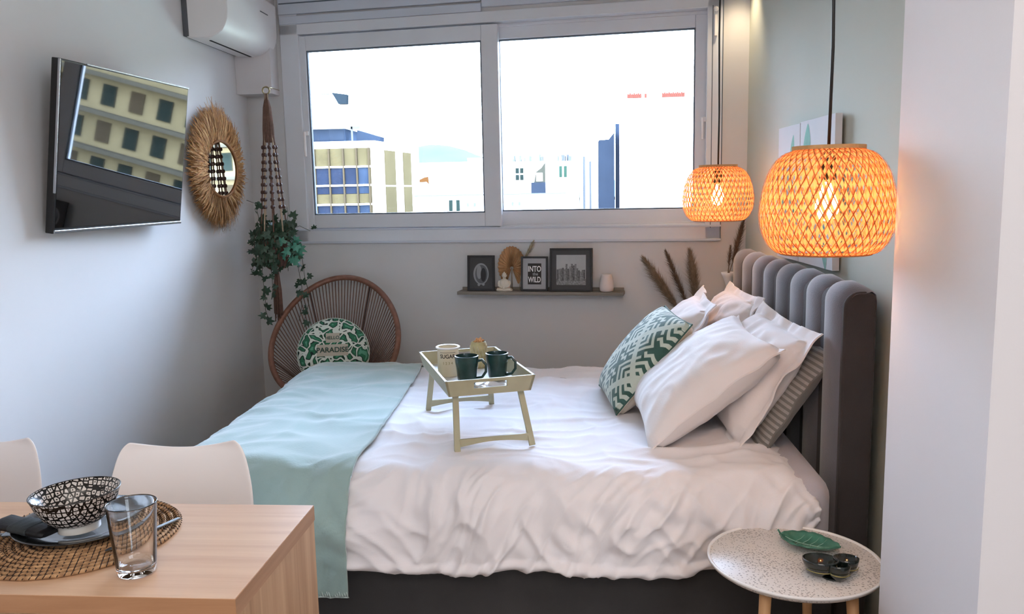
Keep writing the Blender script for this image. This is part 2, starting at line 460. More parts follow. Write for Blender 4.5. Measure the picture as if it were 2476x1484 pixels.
# exterior
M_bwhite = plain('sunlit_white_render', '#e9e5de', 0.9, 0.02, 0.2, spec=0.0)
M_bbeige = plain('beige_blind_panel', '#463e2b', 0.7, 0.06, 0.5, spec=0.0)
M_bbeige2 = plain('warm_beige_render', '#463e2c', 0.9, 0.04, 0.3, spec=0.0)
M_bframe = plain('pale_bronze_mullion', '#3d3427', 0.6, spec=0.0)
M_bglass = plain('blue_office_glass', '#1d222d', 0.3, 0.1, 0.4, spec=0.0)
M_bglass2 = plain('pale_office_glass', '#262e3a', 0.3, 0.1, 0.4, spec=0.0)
M_bblue = plain('blue_shade_and_glazing', '#20262f', 0.8, 0.05, 0.5, spec=0.0)  # blue of shaded walls put into the colour; also roof glazing
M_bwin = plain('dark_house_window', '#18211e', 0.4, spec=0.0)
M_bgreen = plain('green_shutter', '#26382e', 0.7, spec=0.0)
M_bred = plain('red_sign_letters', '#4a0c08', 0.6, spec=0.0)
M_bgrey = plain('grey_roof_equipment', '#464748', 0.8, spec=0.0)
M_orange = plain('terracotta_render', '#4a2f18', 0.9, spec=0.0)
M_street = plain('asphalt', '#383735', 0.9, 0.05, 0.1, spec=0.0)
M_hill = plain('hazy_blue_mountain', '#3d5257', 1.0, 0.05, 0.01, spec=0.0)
# ------------------------------------------------------------------ room shell
A0 = Vector((-2.0, 5.0, 0)); B0 = Vector((0.905, 4.6, 0))
EU = (B0 - A0).normalized(); WN = Vector((EU.y, -EU.x, 0))     # WN points into the room
WROT = atan2(EU.y, EU.x)
def WP(u, d, z): return A0 + EU * u + WN * d + Vector((0, 0, z))
MW = Matrix.Translation(A0) @ Matrix.Rotation(WROT, 4, 'Z') @ Matrix.Diagonal((1, -1, 1, 1))   # (u, d, z) -> world
def wbox(mb, u0, u1, d0, d1, z0, z1):
    p = [WP(u, d, z) for z in (z0, z1) for (u, d) in ((u0, d1), (u1, d1), (u1, d0), (u0, d0))]
    return mb.hexa(p)
CZ = 2.70
struct('floor', MB().box((-2.2, -1.7, -0.1), (2.2, 5.3, 0.0)), M_floor)
struct('ceiling', MB().box((-2.2, -1.7, CZ), (2.2, 5.3, CZ + 0.12)), M_ceil)
struct('wall_left', MB().box((-2.15, -1.55, 0), (-2.0, 5.28, CZ)), M_wallL)
struct('wall_rear', MB().box((-2.15, -1.7, 0), (2.15, -1.55, CZ)), M_wall)
struct('wall_far_right', MB().box((2.0, -1.55, 0), (2.15, 2.04, CZ)), M_wall)
# headboard wall, slightly out of square
mb = MB(); x = lambda y: 0.985 + 0.041 * (2.65 - y)
mb.hexa([Vector(p) for z in (0, CZ) for p in ((x(2.04), 2.04, z), (x(2.04) + .2, 2.04, z), (x(4.75) + .28, 4.95, z), (x(4.62), 4.62, z))])
struct('wall_right', mb, M_wallR)
# the projecting wall end beside the side table
struct('wall_partition', MB().box((0.75, 1.545, 0), (2.1, 2.04, CZ)), M_col)
# window wall with its opening
U0, U1, Z0, Z1 = 0.262, 2.79, 1.235, 2.50
mb = MB(); UL = 2.9324
wbox(mb, -0.1, U0, -0.24, 0, 0, CZ); wbox(mb, U1, UL + 0.12, -0.24, 0, 0, CZ)
wbox(mb, U0, U1, -0.24, 0, 0, Z0); wbox(mb, U0, U1, -0.24, 0, Z1, CZ)
struct('wall_window', mb, M_wall)
# boxed duct in the corner under the ceiling
struct('wall_duct', MB().box((-2.0, 4.85, 2.095), (-1.785, 4.985, CZ)), M_col, bevel=0.003)

# window: fixed frame, shutter box, two sliding sashes
mb = MB()
wbox(mb, 0.245, U0 + .10, -0.12, 0.012, 1.215, 2.62); wbox(mb, U1 - .075, 2.80, -0.12, 0.012, 1.215, 2.62)
wbox(mb, 0.245, 2.80, -0.12, 0.012, 1.215, 1.292); wbox(mb, 0.245, 2.80, -0.12, -0.054, 1.29, 1.312); wbox(mb, 1.56, 2.80, -0.12, -0.0, 1.29, 1.302); wbox(mb, 0.245, 2.80, -0.12, 0.012, 2.44, 2.50); wbox(mb, 0.245, 2.80, -0.12, -0.054, 2.422, 2.442)
win = struct('window_1', mb, M_pvc, bevel=0.004)
mb = MB()
wbox(mb, 0.25, 1.482, 0.0, 0.03, 2.555, CZ - .002); wbox(mb, 1.486, 2.80, 0.0, 0.026, 2.52, CZ - .002)
wbox(mb, 0.25, 1.482, 0.0, 0.022, 2.50, 2.545)
o = mb.build('shutter_box', M_pvc2, win, bevel=0.003)
mb = MB()
for z in (2.612, 2.652): wbox(mb, 0.26, 1.48, 0.0295, 0.033, z, z + 0.006)
mb.build('shutter_slat', M_gasket, o)
def sash(name, u0, u1, z0, z1, gu0, gu1, gz0, gz1, d0, d1):
    mb = MB()
    wbox(mb, u0, gu0, d0, d1, z0, z1); wbox(mb, gu1, u1, d0, d1, z0, z1)
    wbox(mb, gu0, gu1, d0, d1, z0, gz0); wbox(mb, gu0, gu1, d0, d1, gz1, z1)
    f = mb.build(name, M_pvc, win, bevel=0.004)
    g = MB()
    t = 0.008; dd = d0 + .018
    wbox(g, gu0, gu0 + t, dd, dd + .02, gz0, gz1); wbox(g, gu1 - t, gu1, dd, dd + .02, gz0, gz1)
    wbox(g, gu0, gu1, dd, dd + .02, gz0, gz0 + t); wbox(g, gu0, gu1, dd, dd + .02, gz1 - t, gz1)
    g.build('glazing_bead', M_gasket, f)
    p = MB(); wbox(p, gu0, gu1, dd + .006, dd + .012, gz0, gz1)
    p.build('pane', M_glass, f)
    return f
sl = sash('sliding_sash', 0.335, 1.567, 1.300, 2.432, 0.398, 1.470, 1.380, 2.348, -0.052, -0.006)
sr = sash('sliding_sash', 1.490, 2.738, 1.306, 2.432, 1.556, 2.655, 1.384, 2.356, -0.110, -0.062)
def whandle(u, z, d, par, h=0.13):
    m = MB(); wbox(m, u - .008, u + .022, d, d + .014, z - .006, z + .022); wbox(m, u - .006, u + .008, d + .012, d + .026, z - h, z + .018)
    m.build('sash_handle', M_whitegloss, par, bevel=0.004)
whandle(0.372, 1.86, -0.006, sl); whandle(2.695, 1.86, -0.062, sr, .1)
m = MB(); wbox(m, 2.752, 2.766, .012, .03, 2.29, 2.40); m.lathe([(0, 0), (.012, .004), (.014, .014), (.01, .024), (0, .028)], WP(2.759, .024, 2.415), 12)
m.build('blind_cord_guide', M_whitegloss, win, bevel=.003)
m = MB(); wbox(m, 2.795, 2.80, 0, .014, 1.215, 2.66); wbox(m, 2.742, 2.746, -.02, .013, 1.28, 2.45)
m.build('joint_strip', M_gasket, win)
m = MB(); wbox(m, 0.245, 2.80, 0.0, 0.020, 1.209, 1.222); wbox(m, .245, 2.8, .008, .016, 1.286, 1.297)
struct('trim_1', m, M_pvc2, bevel=0.002)

# ------------------------------------------------------------------ air conditioner on the left wall
ac = thing('air_conditioner', 'white wall-mounted air conditioner high on the left wall above the round fringed mirror', 'air conditioner', (-2.0, 4.22, 2.31))
prof = [(0.0, 0.0), (0.10, -0.006), (0.165, 0.012), (0.205, 0.055), (0.222, 0.12), (0.225, 0.29), (0.21, 0.30), (0, 0.30)]
pp = []
for i in range(len(prof) - 1):
    pp.append(prof[i])
    if i in (1, 2, 3): pp.append(((prof[i][0] + prof[i + 1][0]) / 2 + .004, (prof[i][1] + prof[i + 1][1]) / 2 - .003))
pp.append(prof[-1])
MY = Matrix(((1, 0, 0, 0), (0, 0, 1, 0), (0, 1, 0, 0), (0, 0, 0, 1)))   # (x,z,y) prism along y
MB().prism([(a + .016, b) for a, b in pp], 0, 0.70, MY).build('body', M_white, ac, smooth='angle', bevel=0.006)
MB().box((0.001, -.004, .004), (.03, .704, .31)).build('wall_plate', M_greyplate, ac, bevel=.004)
MB().prism([(.118, -.008), (.175, .012), (.172, .018), (.116, -.002)], .03, .67, MY).build('air_flap', M_white, ac, bevel=.002)
MB().prism([(.104, -.0085), (.117, -.0085), (.117, -.004), (.104, -.004)], .07, .60, MY).build('air_slot', M_slot, ac)
MB().box((.23, .45, .21), (.243, .56, .214)).build('panel_mark', M_greyplate, ac)

# ------------------------------------------------------------------ television
TVc = [Vector(p) for p in ((-1.946, 2.925, 1.373), (-1.902, 3.845, 1.376), (-1.820, 3.845, 2.012), (-1.847, 2.925, 2.012))]  # near-bottom, far-bottom, far-top, near-top
tv = thing('television', 'black flat television on the left wall, tilted down and mirroring the buildings outside', 'television', tuple(sum(TVc, Vector()) / 4))
tu = ((TVc[1] - TVc[0]) + (TVc[2] - TVc[3])).normalized(); tvv = ((TVc[3] - TVc[0]) + (TVc[2] - TVc[1])).normalized()
tn = tu.cross(tvv).normalized()
if tn.x < 0: tn = -tn
c = sum(TVc, Vector()) / 4; W2, H2 = .462, .318
Mtv = Matrix((tu, tvv, tn)).transposed().to_4x4(); Mtv.translation = c
M_screen = plain('glossy_tv_glass', '#060708', 0.015, 0.0, spec=0.9, coat=1.0)
Mtv0 = Mtv
MB().box((-W2, -H2, -.030), (W2, H2, 0), Mtv).build('casing', M_black, tv, bevel=.003, world=True)
MB().box((-W2 + .012, -H2 + .022, 0.0), (W2 - .008, H2 - .008, .0015), Mtv).build('screen', M_screen, tv, world=True)
MB().box((-W2 + .004, -H2 + .001, -.001), (W2 - .002, -H2 + .013, .006), Mtv).build('bottom_trim', M_silver, tv, bevel=.002, world=True)
MB().box((-W2 - .001, -H2 + .15, -.004), (-W2 + .005, H2 - .002, .004), Mtv).box((-W2 + .16, H2 - .004, -.004), (W2, H2 + .002, .003), Mtv).build('edge_trim', M_silver, tv, bevel=.001, world=True)
MB().box((-.2, -H2 + .16, -.052), (.4, H2 - .06, -.029), Mtv).build('rear_housing', M_black, tv, bevel=.01, world=True)
MB().box((-1.999, 3.27, 1.5), (-1.985, 3.5, 1.85)).box((-1.99, 3.34, 1.70), (-1.91, 3.37, 1.75)).box((-1.99, 3.40, 1.70), (-1.91, 3.43, 1.75)).build('wall_bracket', M_black, tv, world=True)

# ------------------------------------------------------------------ raffia mirror
mc = Vector((-1.975, 4.44, 1.652))
mir = thing('round_mirror', 'small round mirror with a wide shaggy straw fringe on the left wall beside the television', 'mirror', tuple(mc))
Mx = Matrix(((0, 0, 1, 0), (1, 0, 0, 0), (0, 1, 0, 0), (0, 0, 0, 1)))   # lathe axis z -> x
Mm = Matrix.Rotation(radians(-9), 4, 'Z') @ Mx
MB().lathe([(0.0, 0), (.145, 0), (.145, .012), (0, .012)], (0.022, 0, 0), 48, Mm).build('mirror_glass', M_mirror, mir)
MB().lathe([(.138, .0), (.156, .0), (.156, .018), (.145, .020), (.143, .014)], (0.022, 0, 0), 48, Mm, cap0=False, cap1=False).build('mirror_rim', M_raffia3, mir, smooth=True)
MB().lathe([(0, 0), (.2, 0), (.2, .008), (0, .008)], (-.024, 0, 0), 40, Mx).build('backing', M_raffia3, mir)
rnd = random.Random(3)
mb = MB()
for k in range(2600):
    a = rnd.uniform(0, 2 * pi); r0 = rnd.uniform(.140, .2); r1 = rnd.gauss(.318, .016)
    if rnd.random() < .04: r1 += rnd.uniform(.01, .06)
    a2 = a + rnd.gauss(0, .09); w = rnd.uniform(.0012, .0032)
    x0 = rnd.uniform(.006, .028); xm = rnd.uniform(.014, .052); x1 = rnd.uniform(-.012, .035)
    mb.mi = rnd.choice((0, 0, 0, 1, 1, 2))
    pts = []
    for t in (0, .4, .75, 1):
        r = r0 + (r1 - r0) * t; aa = a + (a2 - a) * t + rnd.gauss(0, .012)
        xx = (x0 * (1 - t) + x1 * t) + (xm - x0) * 4 * t * (1 - t) * .6
        pts.append((xx, aa, r))
    vs = []
    for (xx, aa, r), ww in zip(pts, (w, w * 1.1, w, w * .3)):
        y, z = r * cos(aa), r * sin(aa); ty, tz = -sin(aa) * ww, cos(aa) * ww
        vs += [(xx, y + ty, z + tz), (xx + .0008, y - ty, z - tz)]
    mb._add(vs, [(2 * i, 2 * i + 1, 2 * i + 3, 2 * i + 2) for i in range(3)])
mb.build('straw_fringe', [M_raffia, M_raffia2, M_raffia3], mir)

# ------------------------------------------------------------------ hanging planter
HX, HY = -1.735, 4.62
mh = thing('macrame_hanger', 'brown beaded macrame plant hanger hanging in the corner left of the window', 'plant hanger', (HX, HY, 2.08))
ring = [(0.02 * cos(t), 0, .02 * sin(t) + .005) for t in [2 * pi * k / 20 for k in range(20)]]
MB().tube(ring, .0045, 8, closed=True).build('hanging_ring', M_ring, mh, smooth=True)
MB().tube([(0, 0, .022), (0.0, .10, .03), (0, .21, .03)], .003, 6).build('hook_rod', M_ring, mh, smooth=True)
ncord = 8
for k in range(ncord):
    a = 2 * pi * k / ncord + .3; mb = MB(); pts = []
    for i in range(15):
        t = i / 14
        r = .006 + .030 * min(1, t * 2.4) * (1 if t < .42 else 1) + .038 * max(0, (t - .42) / .58)
        pts.append((r * cos(a), r * sin(a), -.012 - .80 * t))
    mb.tube(pts, .0042, 6)
    cd = mb.build('cord', M_rope if k % 2 else M_ropebrown, mh, smooth=True)
    mb = MB()
    for i in range(9):
        t = .37 + i * .052; r = .006 + .030 + .038 * max(0, (t - .42) / .58)
        z = -.012 - .80 * t
        mb.lathe([(0, -.012), (.008, -.009), (.0105, 0), (.008, .009), (0, .012)], (r * cos(a), r * sin(a), z), 8)
    mb.build('wooden_bead', M_bead, cd, smooth=True)
mb = MB()
for k in range(26):
    a = 2 * pi * k / 26; r = .028
    mb.tube([(.004 * cos(a), .004 * sin(a), -.02), (r * .7 * cos(a), r * .7 * sin(a), -.09), (r * cos(a), r * sin(a), -.2), (r * 1.05 * cos(a), r * 1.05 * sin(a), -.28)], .0034, 5)
mb.build('braided_top', M_ropebrown, mh, smooth=True)
mb = MB()
for k in range(ncord):
    a = 2 * pi * k / ncord + .3
    mb.tube([(.074 * cos(a), .074 * sin(a), -.812), (.08 * cos(a + .2), .08 * sin(a + .2), -.90), (.05 * cos(a + .4), .05 * sin(a + .4), -.985), (.006 * cos(a), .006 * sin(a), -1.01)], .004, 6)
mb.build('net', M_ropebrown, mh, smooth=True)
mb = MB()
for k in range(40):
    a = rnd.uniform(0, 2 * pi); r = rnd.uniform(.004, .026)
    mb.tube([(.008 * cos(a), .008 * sin(a), -1.0), (r * cos(a), r * sin(a), -1.12), (r * 1.1 * cos(a), r * 1.1 * sin(a), -1.25 - rnd.uniform(0, .06))], .003, 5)
mb.build('tassel', M_ropebrown, mh, smooth=True)

pot = thing('potted_ivy', 'trailing ivy in a reddish-brown pot held by the macrame hanger', 'houseplant', (HX, HY, 1.10))
MB().lathe([(.045, 0), (.058, .04), (.068, .12), (.072, .15), (.066, .15), (.060, .12), (0, .12)], seg=28).build('pot', M_pot, pot, smooth='angle')
MB().lathe([(0, .13), (.062, .128)], seg=20, cap1=False).build('soil', M_soil, pot)
def ivy_leaf(mb, c, s, n, roll):
    pts2 = [(0, 0), (.22, -.18), (.52, -.02), (.34, .22), (.46, .58), (.16, .50), (0, .95), (-.16, .50), (-.46, .58), (-.34, .22), (-.52, -.02), (-.22, -.18)]
    n = n.normalized(); a = n.orthogonal().normalized(); b = n.cross(a)
    ca, sa = cos(roll), sin(roll); a, b = a * ca + b * sa, b * ca - a * sa
    vs = [c + a * (x * s) + b * (y * s) + n * (-.18 * s * (x * x * 2 + (y - .3) ** 2)) for x, y in pts2]
    vs.append(c + b * (.25 * s) + n * .02 * s)
    m_ = len(pts2)
    mb._add(vs, [(i, (i + 1) % m_, m_) for i in range(m_)])
vines = MB(); leaves = MB()
def vine(pts, step=.035, ls=.042, pale=0, jitter=.018):
    P = [Vector(p) for p in pts]
    vines.tube(P, .0016, 5)
    for i in range(len(P) - 1):
        d = P[i + 1] - P[i]; n_ = max(1, int(d.length / step))
        for j in range(n_):
            q = P[i] + d * (j + rnd.random()) / n_
            off = Vector((rnd.gauss(0, jitter), rnd.gauss(0, jitter), rnd.gauss(0, jitter)))
            leaves.mi = 1 if rnd.random() < pale else 0
            nn = Vector((rnd.gauss(0, .5), -1 + rnd.gauss(0, .4), rnd.gauss(.2, .5)))
            ivy_leaf(leaves, q + off, ls * rnd.uniform(.7, 1.25), nn, rnd.uniform(0, 6.28))
for k in range(22):
    a = rnd.uniform(0, 2 * pi); L1 = rnd.uniform(.06, .14)
    vine([(0, 0, .14), (L1 * .6 * cos(a), L1 * .5 * sin(a), .19 + rnd.uniform(-.01, .08)), (L1 * cos(a), L1 * .8 * sin(a), .13 + rnd.uniform(-.06, .08)), (L1 * 1.05 * cos(a), L1 * .85 * sin(a), rnd.uniform(-.04, .08))], .03, .046)
vine([(0.02, -.02, .15), (.08, -.03, .22), (.10, -.04, .30), (.095, -.04, .34)], .03, .05)
vine([(0.02, -.02, .15), (.10, -.03, .21), (.16, -.03, .23), (.22, -.03, .20)], .035, .05)
vine([(0.03, -.02, .14), (.10, -.04, .15), (.15, -.05, .08), (.15, -.05, .04)], .014, .05, .85, .028)
vine([(0.03, -.05, .14), (.09, -.06, .12), (.12, -.07, .06), (.10, -.07, .02)], .014, .05, .9, .028)
vine([(-0.02, -.02, .15), (-.07, -.03, .25), (-.09, -.03, .36), (-.14, -.03, .38)], .05, .045)
vine([(-0.02, -.03, .14), (-.07, -.05, .12), (-.11, -.05, .02), (-.13, -.05, -.02)], .025, .05)
vine([(-0.02, -.05, .14), (-.05, -.08, .08), (-.055, -.08, -.05), (-.045, -.08, -.16), (-.05, -.08, -.24), (-.03, -.08, -.31)], .028, .055, 0, .012)
vine([(0.0, -.06, .14), (.0, -.09, .06), (.005, -.09, -.08), (.0, -.09, -.17)], .035, .05, 0, .01)
vine([(0.06, -.04, .14), (.17, -.05, .06), (.18, -.05, -.06), (.20, -.06, -.14), (.21, -.10, -.21), (.19, -.13, -.30)], .05, .046, 0, .02)
vine([(0.06, -.04, .12), (.14, -.05, .04), (.16, -.05, -.12), (.17, -.10, -.22), (.16, -.13, -.30)], .05, .044, .2, .025)
vines.build('vine', M_stem, pot, smooth=True)
leaves.build('foliage', [M_ivy, M_ivylight], pot)
# ------------------------------------------------------------------ wicker round chair
ch = thing('wicker_armchair', 'round brown cord armchair behind the foot of the bed under the window', 'armchair', (-1.365, 4.52, 0))
rc = Vector((-0.02, .02, .70)); ra, rb = .362, .40
tilt = Vector((0, .62, .785)).normalized()      # up direction in the rim plane
def rimp(t, s=1.0, inset=0.0):
    cx_ = ra * s * cos(t) * (1 - .10 * sin(t)); cy_ = rb * s * sin(t)
    return rc + Vector((cx_, 0, 0)) + tilt * cy_ + Vector((0, -.0, 0))
NR = 72
MB().tube([rimp(2 * pi * k / NR) for k in range(NR)], .0165, 10, closed=True).build('rim', M_rattan2, ch, smooth=True)
inc = Vector((-0.02, .03, .40)); 
def inp(t): return inc + Vector((.13 * cos(t), .10 * sin(t), .045 * sin(t)))
MB().tube([inp(2 * pi * k / 40) for k in range(40)], .008, 8, closed=True).build('inner_ring', M_rod, ch, smooth=True)
mb = MB(); NC = 104
for k in range(NC):
    t = 2 * pi * k / NC; a, b = rimp(t), inp(t)
    mb.tube([a, a.lerp(b, .5), b], .0031, 6)
mb.build('cord_weave', M_rattan, ch, smooth=True)
for t in (radians(128), radians(62), radians(200), radians(340)):
    a, b = rimp(t), inp(t); dd = Vector((0, .008, -.008))
    MB().tube([a + dd, a.lerp(b, .5) + dd, b + dd], .006, 8).build('frame_rod', M_rod, ch, smooth=True)
for a in (90, 215, 325):
    p = Vector((-.02 + .20 * cos(radians(a)), .02 + .16 * sin(radians(a)), .012))
    q = Vector((-.02 + .12 * cos(radians(a)), .03 + .09 * sin(radians(a)), .40))
    MB().tube([q, p], .010, 8).build('leg', M_rod, ch, smooth=True)
MB().tube([(-.02 + .20 * cos(2 * pi * k / 40), .02 + .16 * sin(2 * pi * k / 40), .010) for k in range(40)], .008, 8, closed=True).build('base_ring', M_rod, ch, smooth=True)

# round leaf-print cushion on it
cu = thing('round_cushion', 'round cushion with green leaf print and lettering sitting in the brown cord armchair', 'cushion', (-1.375, 4.455, .625))
prof = []
R = .197
for i in range(17):
    a = -pi / 2 + pi * i / 16
    prof.append((R * cos(a) ** .55 if cos(a) > 1e-6 else 0, .062 * sin(a)))
Mc = Euler((radians(68), 0, radians(12))).to_matrix().to_4x4()
MB().lathe(prof, seg=48, M=Mc).build('cover', M_tropical, cu, smooth=True)
MB().tube([Mc @ Vector((R * cos(2 * pi * k / 60), R * sin(2 * pi * k / 60), 0)) for k in range(60)], .004, 6, closed=True).build('piping', M_cream, cu, smooth=True)
def bulge(x, y): 
    r = min(1, hypot(x, y) / R); return .062 * sqrt(max(0, 1 - r ** 3.6))
def patch(x0, x1, y0, y1, name):
    P = [[Mc @ Vector((x0 + (x1 - x0) * i / 8, y0 + (y1 - y0) * j / 5, bulge(x0 + (x1 - x0) * i / 8, y0 + (y1 - y0) * j / 5) + .0015)) for j in range(6)] for i in range(9)]
    return MB().grid(P, 9, 6).build(name, M_patch, cu, smooth=True)
p1 = patch(-.035, .04, .045, .10, 'printed_patch'); p2 = patch(-.085, .085, -.03, .035, 'printed_patch')
for body, sz, yy, w, pt in (('HELLO', .026, .072, .03, p1), ('PARADISE', .040, .003, .08, p2)):
    t = text_mesh('lettering', body, sz, M_green, pt, Matrix.Identity(4))
    for v in t.data.vertices:
        x_, y_ = v.co.x, v.co.y + yy
        v.co = Mc @ Vector((x_, y_, bulge(x_, y_) + .0028))

# ------------------------------------------------------------------ picture ledge and what stands on it
def wroot(name, label, cat, u, d, z, group=None):
    p = WP(u, d, z); return thing(name, label, cat, tuple(p), WROT, group)    # local x = along wall, -y = into room
sh = wroot('picture_ledge', 'narrow grey-brown picture ledge on the wall under the window', 'shelf', 1.318, 0, .912)
MB().box((0, -.10, 0), (.96, 0, .018)).build('shelf_board', M_shelfw, sh, bevel=.0015)
MB().box((0.01, -.016, .018), (.955, 0, .036)).build('back_lip', M_shelfw, sh, bevel=.0015)
ST = .931
def lean(h, t=.055): return Matrix.Rotation(-atan2(t, h), 4, 'X')
def picframe(label, u, d, w, h, bw, matm, mw, group=None):
    r = wroot('framed_picture', label, 'picture frame', u, d, ST, group)
    Ml = Matrix.Rotation(radians(-5), 4, 'X')
    m = MB(); t = .014
    m.box((0, -t, 0), (bw, 0, h), Ml).box((w - bw, -t, 0), (w, 0, h), Ml).box((bw, -t, 0), (w - bw, 0, bw), Ml).box((bw, -t, h - bw), (w - bw, 0, h), Ml)
    m.build('frame', M_frame, r, bevel=.001)
    MB().box((bw, -t * .5, bw), (w - bw, 0, h - bw), Ml).build('mount', matm, r)
    return r, Ml
f1, Ml = picframe('small black frame with a dark oval photo at the left end of the ledge', 1.372, .055, .162, .205, .012, M_darkmount, .02)
# dark abstract oval picture
m = MB()
def disc(m, x, z, rx_, rz_, y, Ml, n=24, a0=0, a1=2 * pi):
    vs = [Ml @ Vector((x, y, z))] + [Ml @ Vector((x + rx_ * cos(a0 + (a1 - a0) * k / n), y, z + rz_ * sin(a0 + (a1 - a0) * k / n))) for k in range(n + 1)]
    m._add(vs, [(0, k + 1, k + 2) for k in range(n)])
disc(m, .081, .098, .046, .062, -.0075, Ml); m.mi = 1; disc(m, .083, .096, .037, .054, -.0078, Ml); m.mi = 0
disc(m, .070, .108, .015, .04, -.0081, Ml); m.mi = 2; disc(m, .095, .092, .016, .040, -.0083, Ml); m.mi = 0; disc(m, .068, .035, .008, .008, -.0083, Ml); disc(m, .095, .037, .008, .008, -.0083, Ml)
m.build('photograph', [plain('photo_pale_grey', '#8a8c8e', .6), plain('photo_mid_grey', '#55575a', .6), plain('photo_black', '#1d1e21', .6)], f1)
f2, Ml = picframe('small black frame reading INTO THE WILD in the middle of the ledge', 1.690, .055, .156, .198, .011, M_mount, .02)
MB().box((.040, -.0085, .038), (.118, -.006, .158), Ml).build('print_panel', M_ink, f2)
TX = Ml @ Matrix.Translation((.079, -.0088, .125)) @ Matrix.Rotation(pi / 2, 4, 'X')
text_mesh('lettering', 'INTO', .040, M_tinrim, f2, TX @ Matrix.Diagonal((.78, 1.12, 1, 1)))
text_mesh('lettering', 'the', .024, M_mount, f2, Ml @ Matrix.Translation((.084, -.0088, .097)) @ Matrix.Rotation(pi / 2, 4, 'X'))
text_mesh('lettering', 'WILD', .040, M_tinrim, f2, Ml @ Matrix.Translation((.079, -.0088, .064)) @ Matrix.Rotation(pi / 2, 4, 'X') @ Matrix.Diagonal((.72, 1.12, 1, 1)))
f3, Ml = picframe('largest black frame on the ledge with a grey town photo in a charcoal mount', 1.858, .058, .244, .244, .010, M_darkmount, .03)
MB().box((.038, -.0085, .036), (.206, -.006, .206), Ml).build('photograph', M_photo2, f3)
m = MB(); rr = random.Random(5)
for k in range(16):
    x0 = .040 + k * .0102; hh = .045 + rr.uniform(0, .03) + (.022 if 4 < k < 12 else 0)
    m.mi = k % 3; m.box((x0, -.0098 - .0004 * (k % 2), .06), (x0 + .0102, -.0086, .06 + hh), Ml)
m.mi = 1; m.box((.038, -.0096, .036), (.206, -.0086, .07), Ml)
m.build('printed_town', [plain('print_dark', '#5a5b5c', .7, .25, 90), plain('print_mid', '#7d7e7e', .7, .2, 120), plain('print_soft', '#6b6c6c', .7, .3, 160)], f3)

bd = wroot('buddha_statuette', 'small cream seated statuette between the two left frames on the ledge', 'statuette', 1.592, .058, ST)
m = MB()
m.lathe([(.0, 0), (.047, 0), (.049, .006), (.044, .013), (.02, .017), (0, .017)], seg=24, M=Matrix.Diagonal((1, .6, 1, 1)))
m.lathe([(.036, .012), (.033, .022), (.030, .034), (.031, .048), (.029, .058), (.018, .066), (.010, .070), (.009, .076)], seg=20, M=Matrix.Diagonal((1, .62, 1, 1)))
m.build('seated_body', M_bud, bd, smooth=True)
m = MB()
for s in (-1, 1):
    m.tube([(s * .026, 0, .058), (s * .033, -.004, .044), (s * .030, -.014, .03), (s * .008, -.024, .022)], [.008, .007, .006, .005], 8)
    m.tube([(s * .010, -.012, .012), (s * .040, -.010, .010), (s * .036, -.022, .009), (s * .004, -.026, .010)], [.009, .010, .008, .005], 8)
m.build('arms_and_legs', M_bud, bd, smooth=True)
m = MB()
m.lathe([(0, .074), (.008, .076), (.0125, .084), (.0135, .092), (.0115, .101), (.006, .105), (.0045, .109), (0, .112)], seg=18)
m.lathe([(0, -.002), (.002, 0), (0, .003)], (0, -.0135, .090), 8)
for s in (-1, 1): m.lathe([(0, -.006), (.002, -.003), (.002, .004), (0, .006)], (s * .0135, 0, .088), 8)
m.build('head', M_bud, bd, smooth=True)

cd = wroot('candle_holder', 'small rounded off-white candle holder at the right end of the ledge', 'candle holder', 2.181, .058, ST)
MB().lathe([(.030, 0), (.038, .006), (.041, .026), (.038, .058), (.031, .084), (.028, .098), (.024, .098), (.026, .085), (.032, .058), (.034, .03), (.03, .012), (0, .012)], seg=32).build('holder', M_candle, cd, smooth=True)
MB().lathe([(0, .012), (.029, .012), (.030, .07), (0, .072)], seg=24).tube([(0, 0, .07), (.001, 0, .08)], .001, 5).build('candle', M_tinrim, cd, smooth=True)

# dried palm fan leaf
fn = wroot('dried_palm_leaf', 'dried brown palm fan leaning on the wall between the two small frames', 'dried leaf', 1.628, .012, ST)
m = MB(); NF = 26; P = []
for i in range(NF * 2 + 1):
    a = radians(-62 + 304 * i / (NF * 2)) 
    r = .118 * (1 + .10 * sin(a)) * (1 if i % 2 else .95); y = -.004 - (.004 if i % 2 else -.002)
    P.append([Vector((.0 + .010 * cos(a), y, .128 + .01 * sin(a))), Vector((.05 * cos(a) * .72, y - .003, .128 + .05 * sin(a))), Vector((r * cos(a) * .70, y - .006 * (1 + sin(a)) * 0, .128 + r * sin(a)))])
m.grid(P, len(P), 3)
m.build('fan_blade', M_fan, fn, solid=.0012)
MB().tube([(0, -.004, .0), (0, -.005, .06), (0, -.004, .13)], .003, 6).build('stalk', M_plume, fn, smooth=True)
# pale grass plume behind frame two
def plume(m, P0, P1, r, n, rn, bend=(0, 0, 0), hair=.03, wd=.0012):
    P0, P1, bend = Vector(P0), Vector(P1), Vector(bend)
    ax = (P1 - P0)
    for k in range(n):
        t = rn.random() ** .9
        c = P0.lerp(P1, t) + bend * (4 * t * (1 - t))
        rad = r * sin(pi * min(1, .12 + t * .88)) ** .7
        a = rn.uniform(0, 2 * pi)
        side = ax.orthogonal().normalized(); s2 = ax.normalized().cross(side)
        out = side * cos(a) + s2 * sin(a)
        d = (ax.normalized() * 1.0 + out * rn.uniform(.1, .75)).normalized()
        L_ = hair * rn.uniform(.6, 1.3) * (.4 + .6 * sin(pi * min(1, .15 + t * .85)))
        b = c + out * rad * rn.uniform(0, .6)
        w = out.cross(d).normalized() * wd
        m._add([b - w, b + w, b + d * L_ + out * rad * .3 + Vector((0, 0, -L_ * .15))], [(0, 1, 2)])
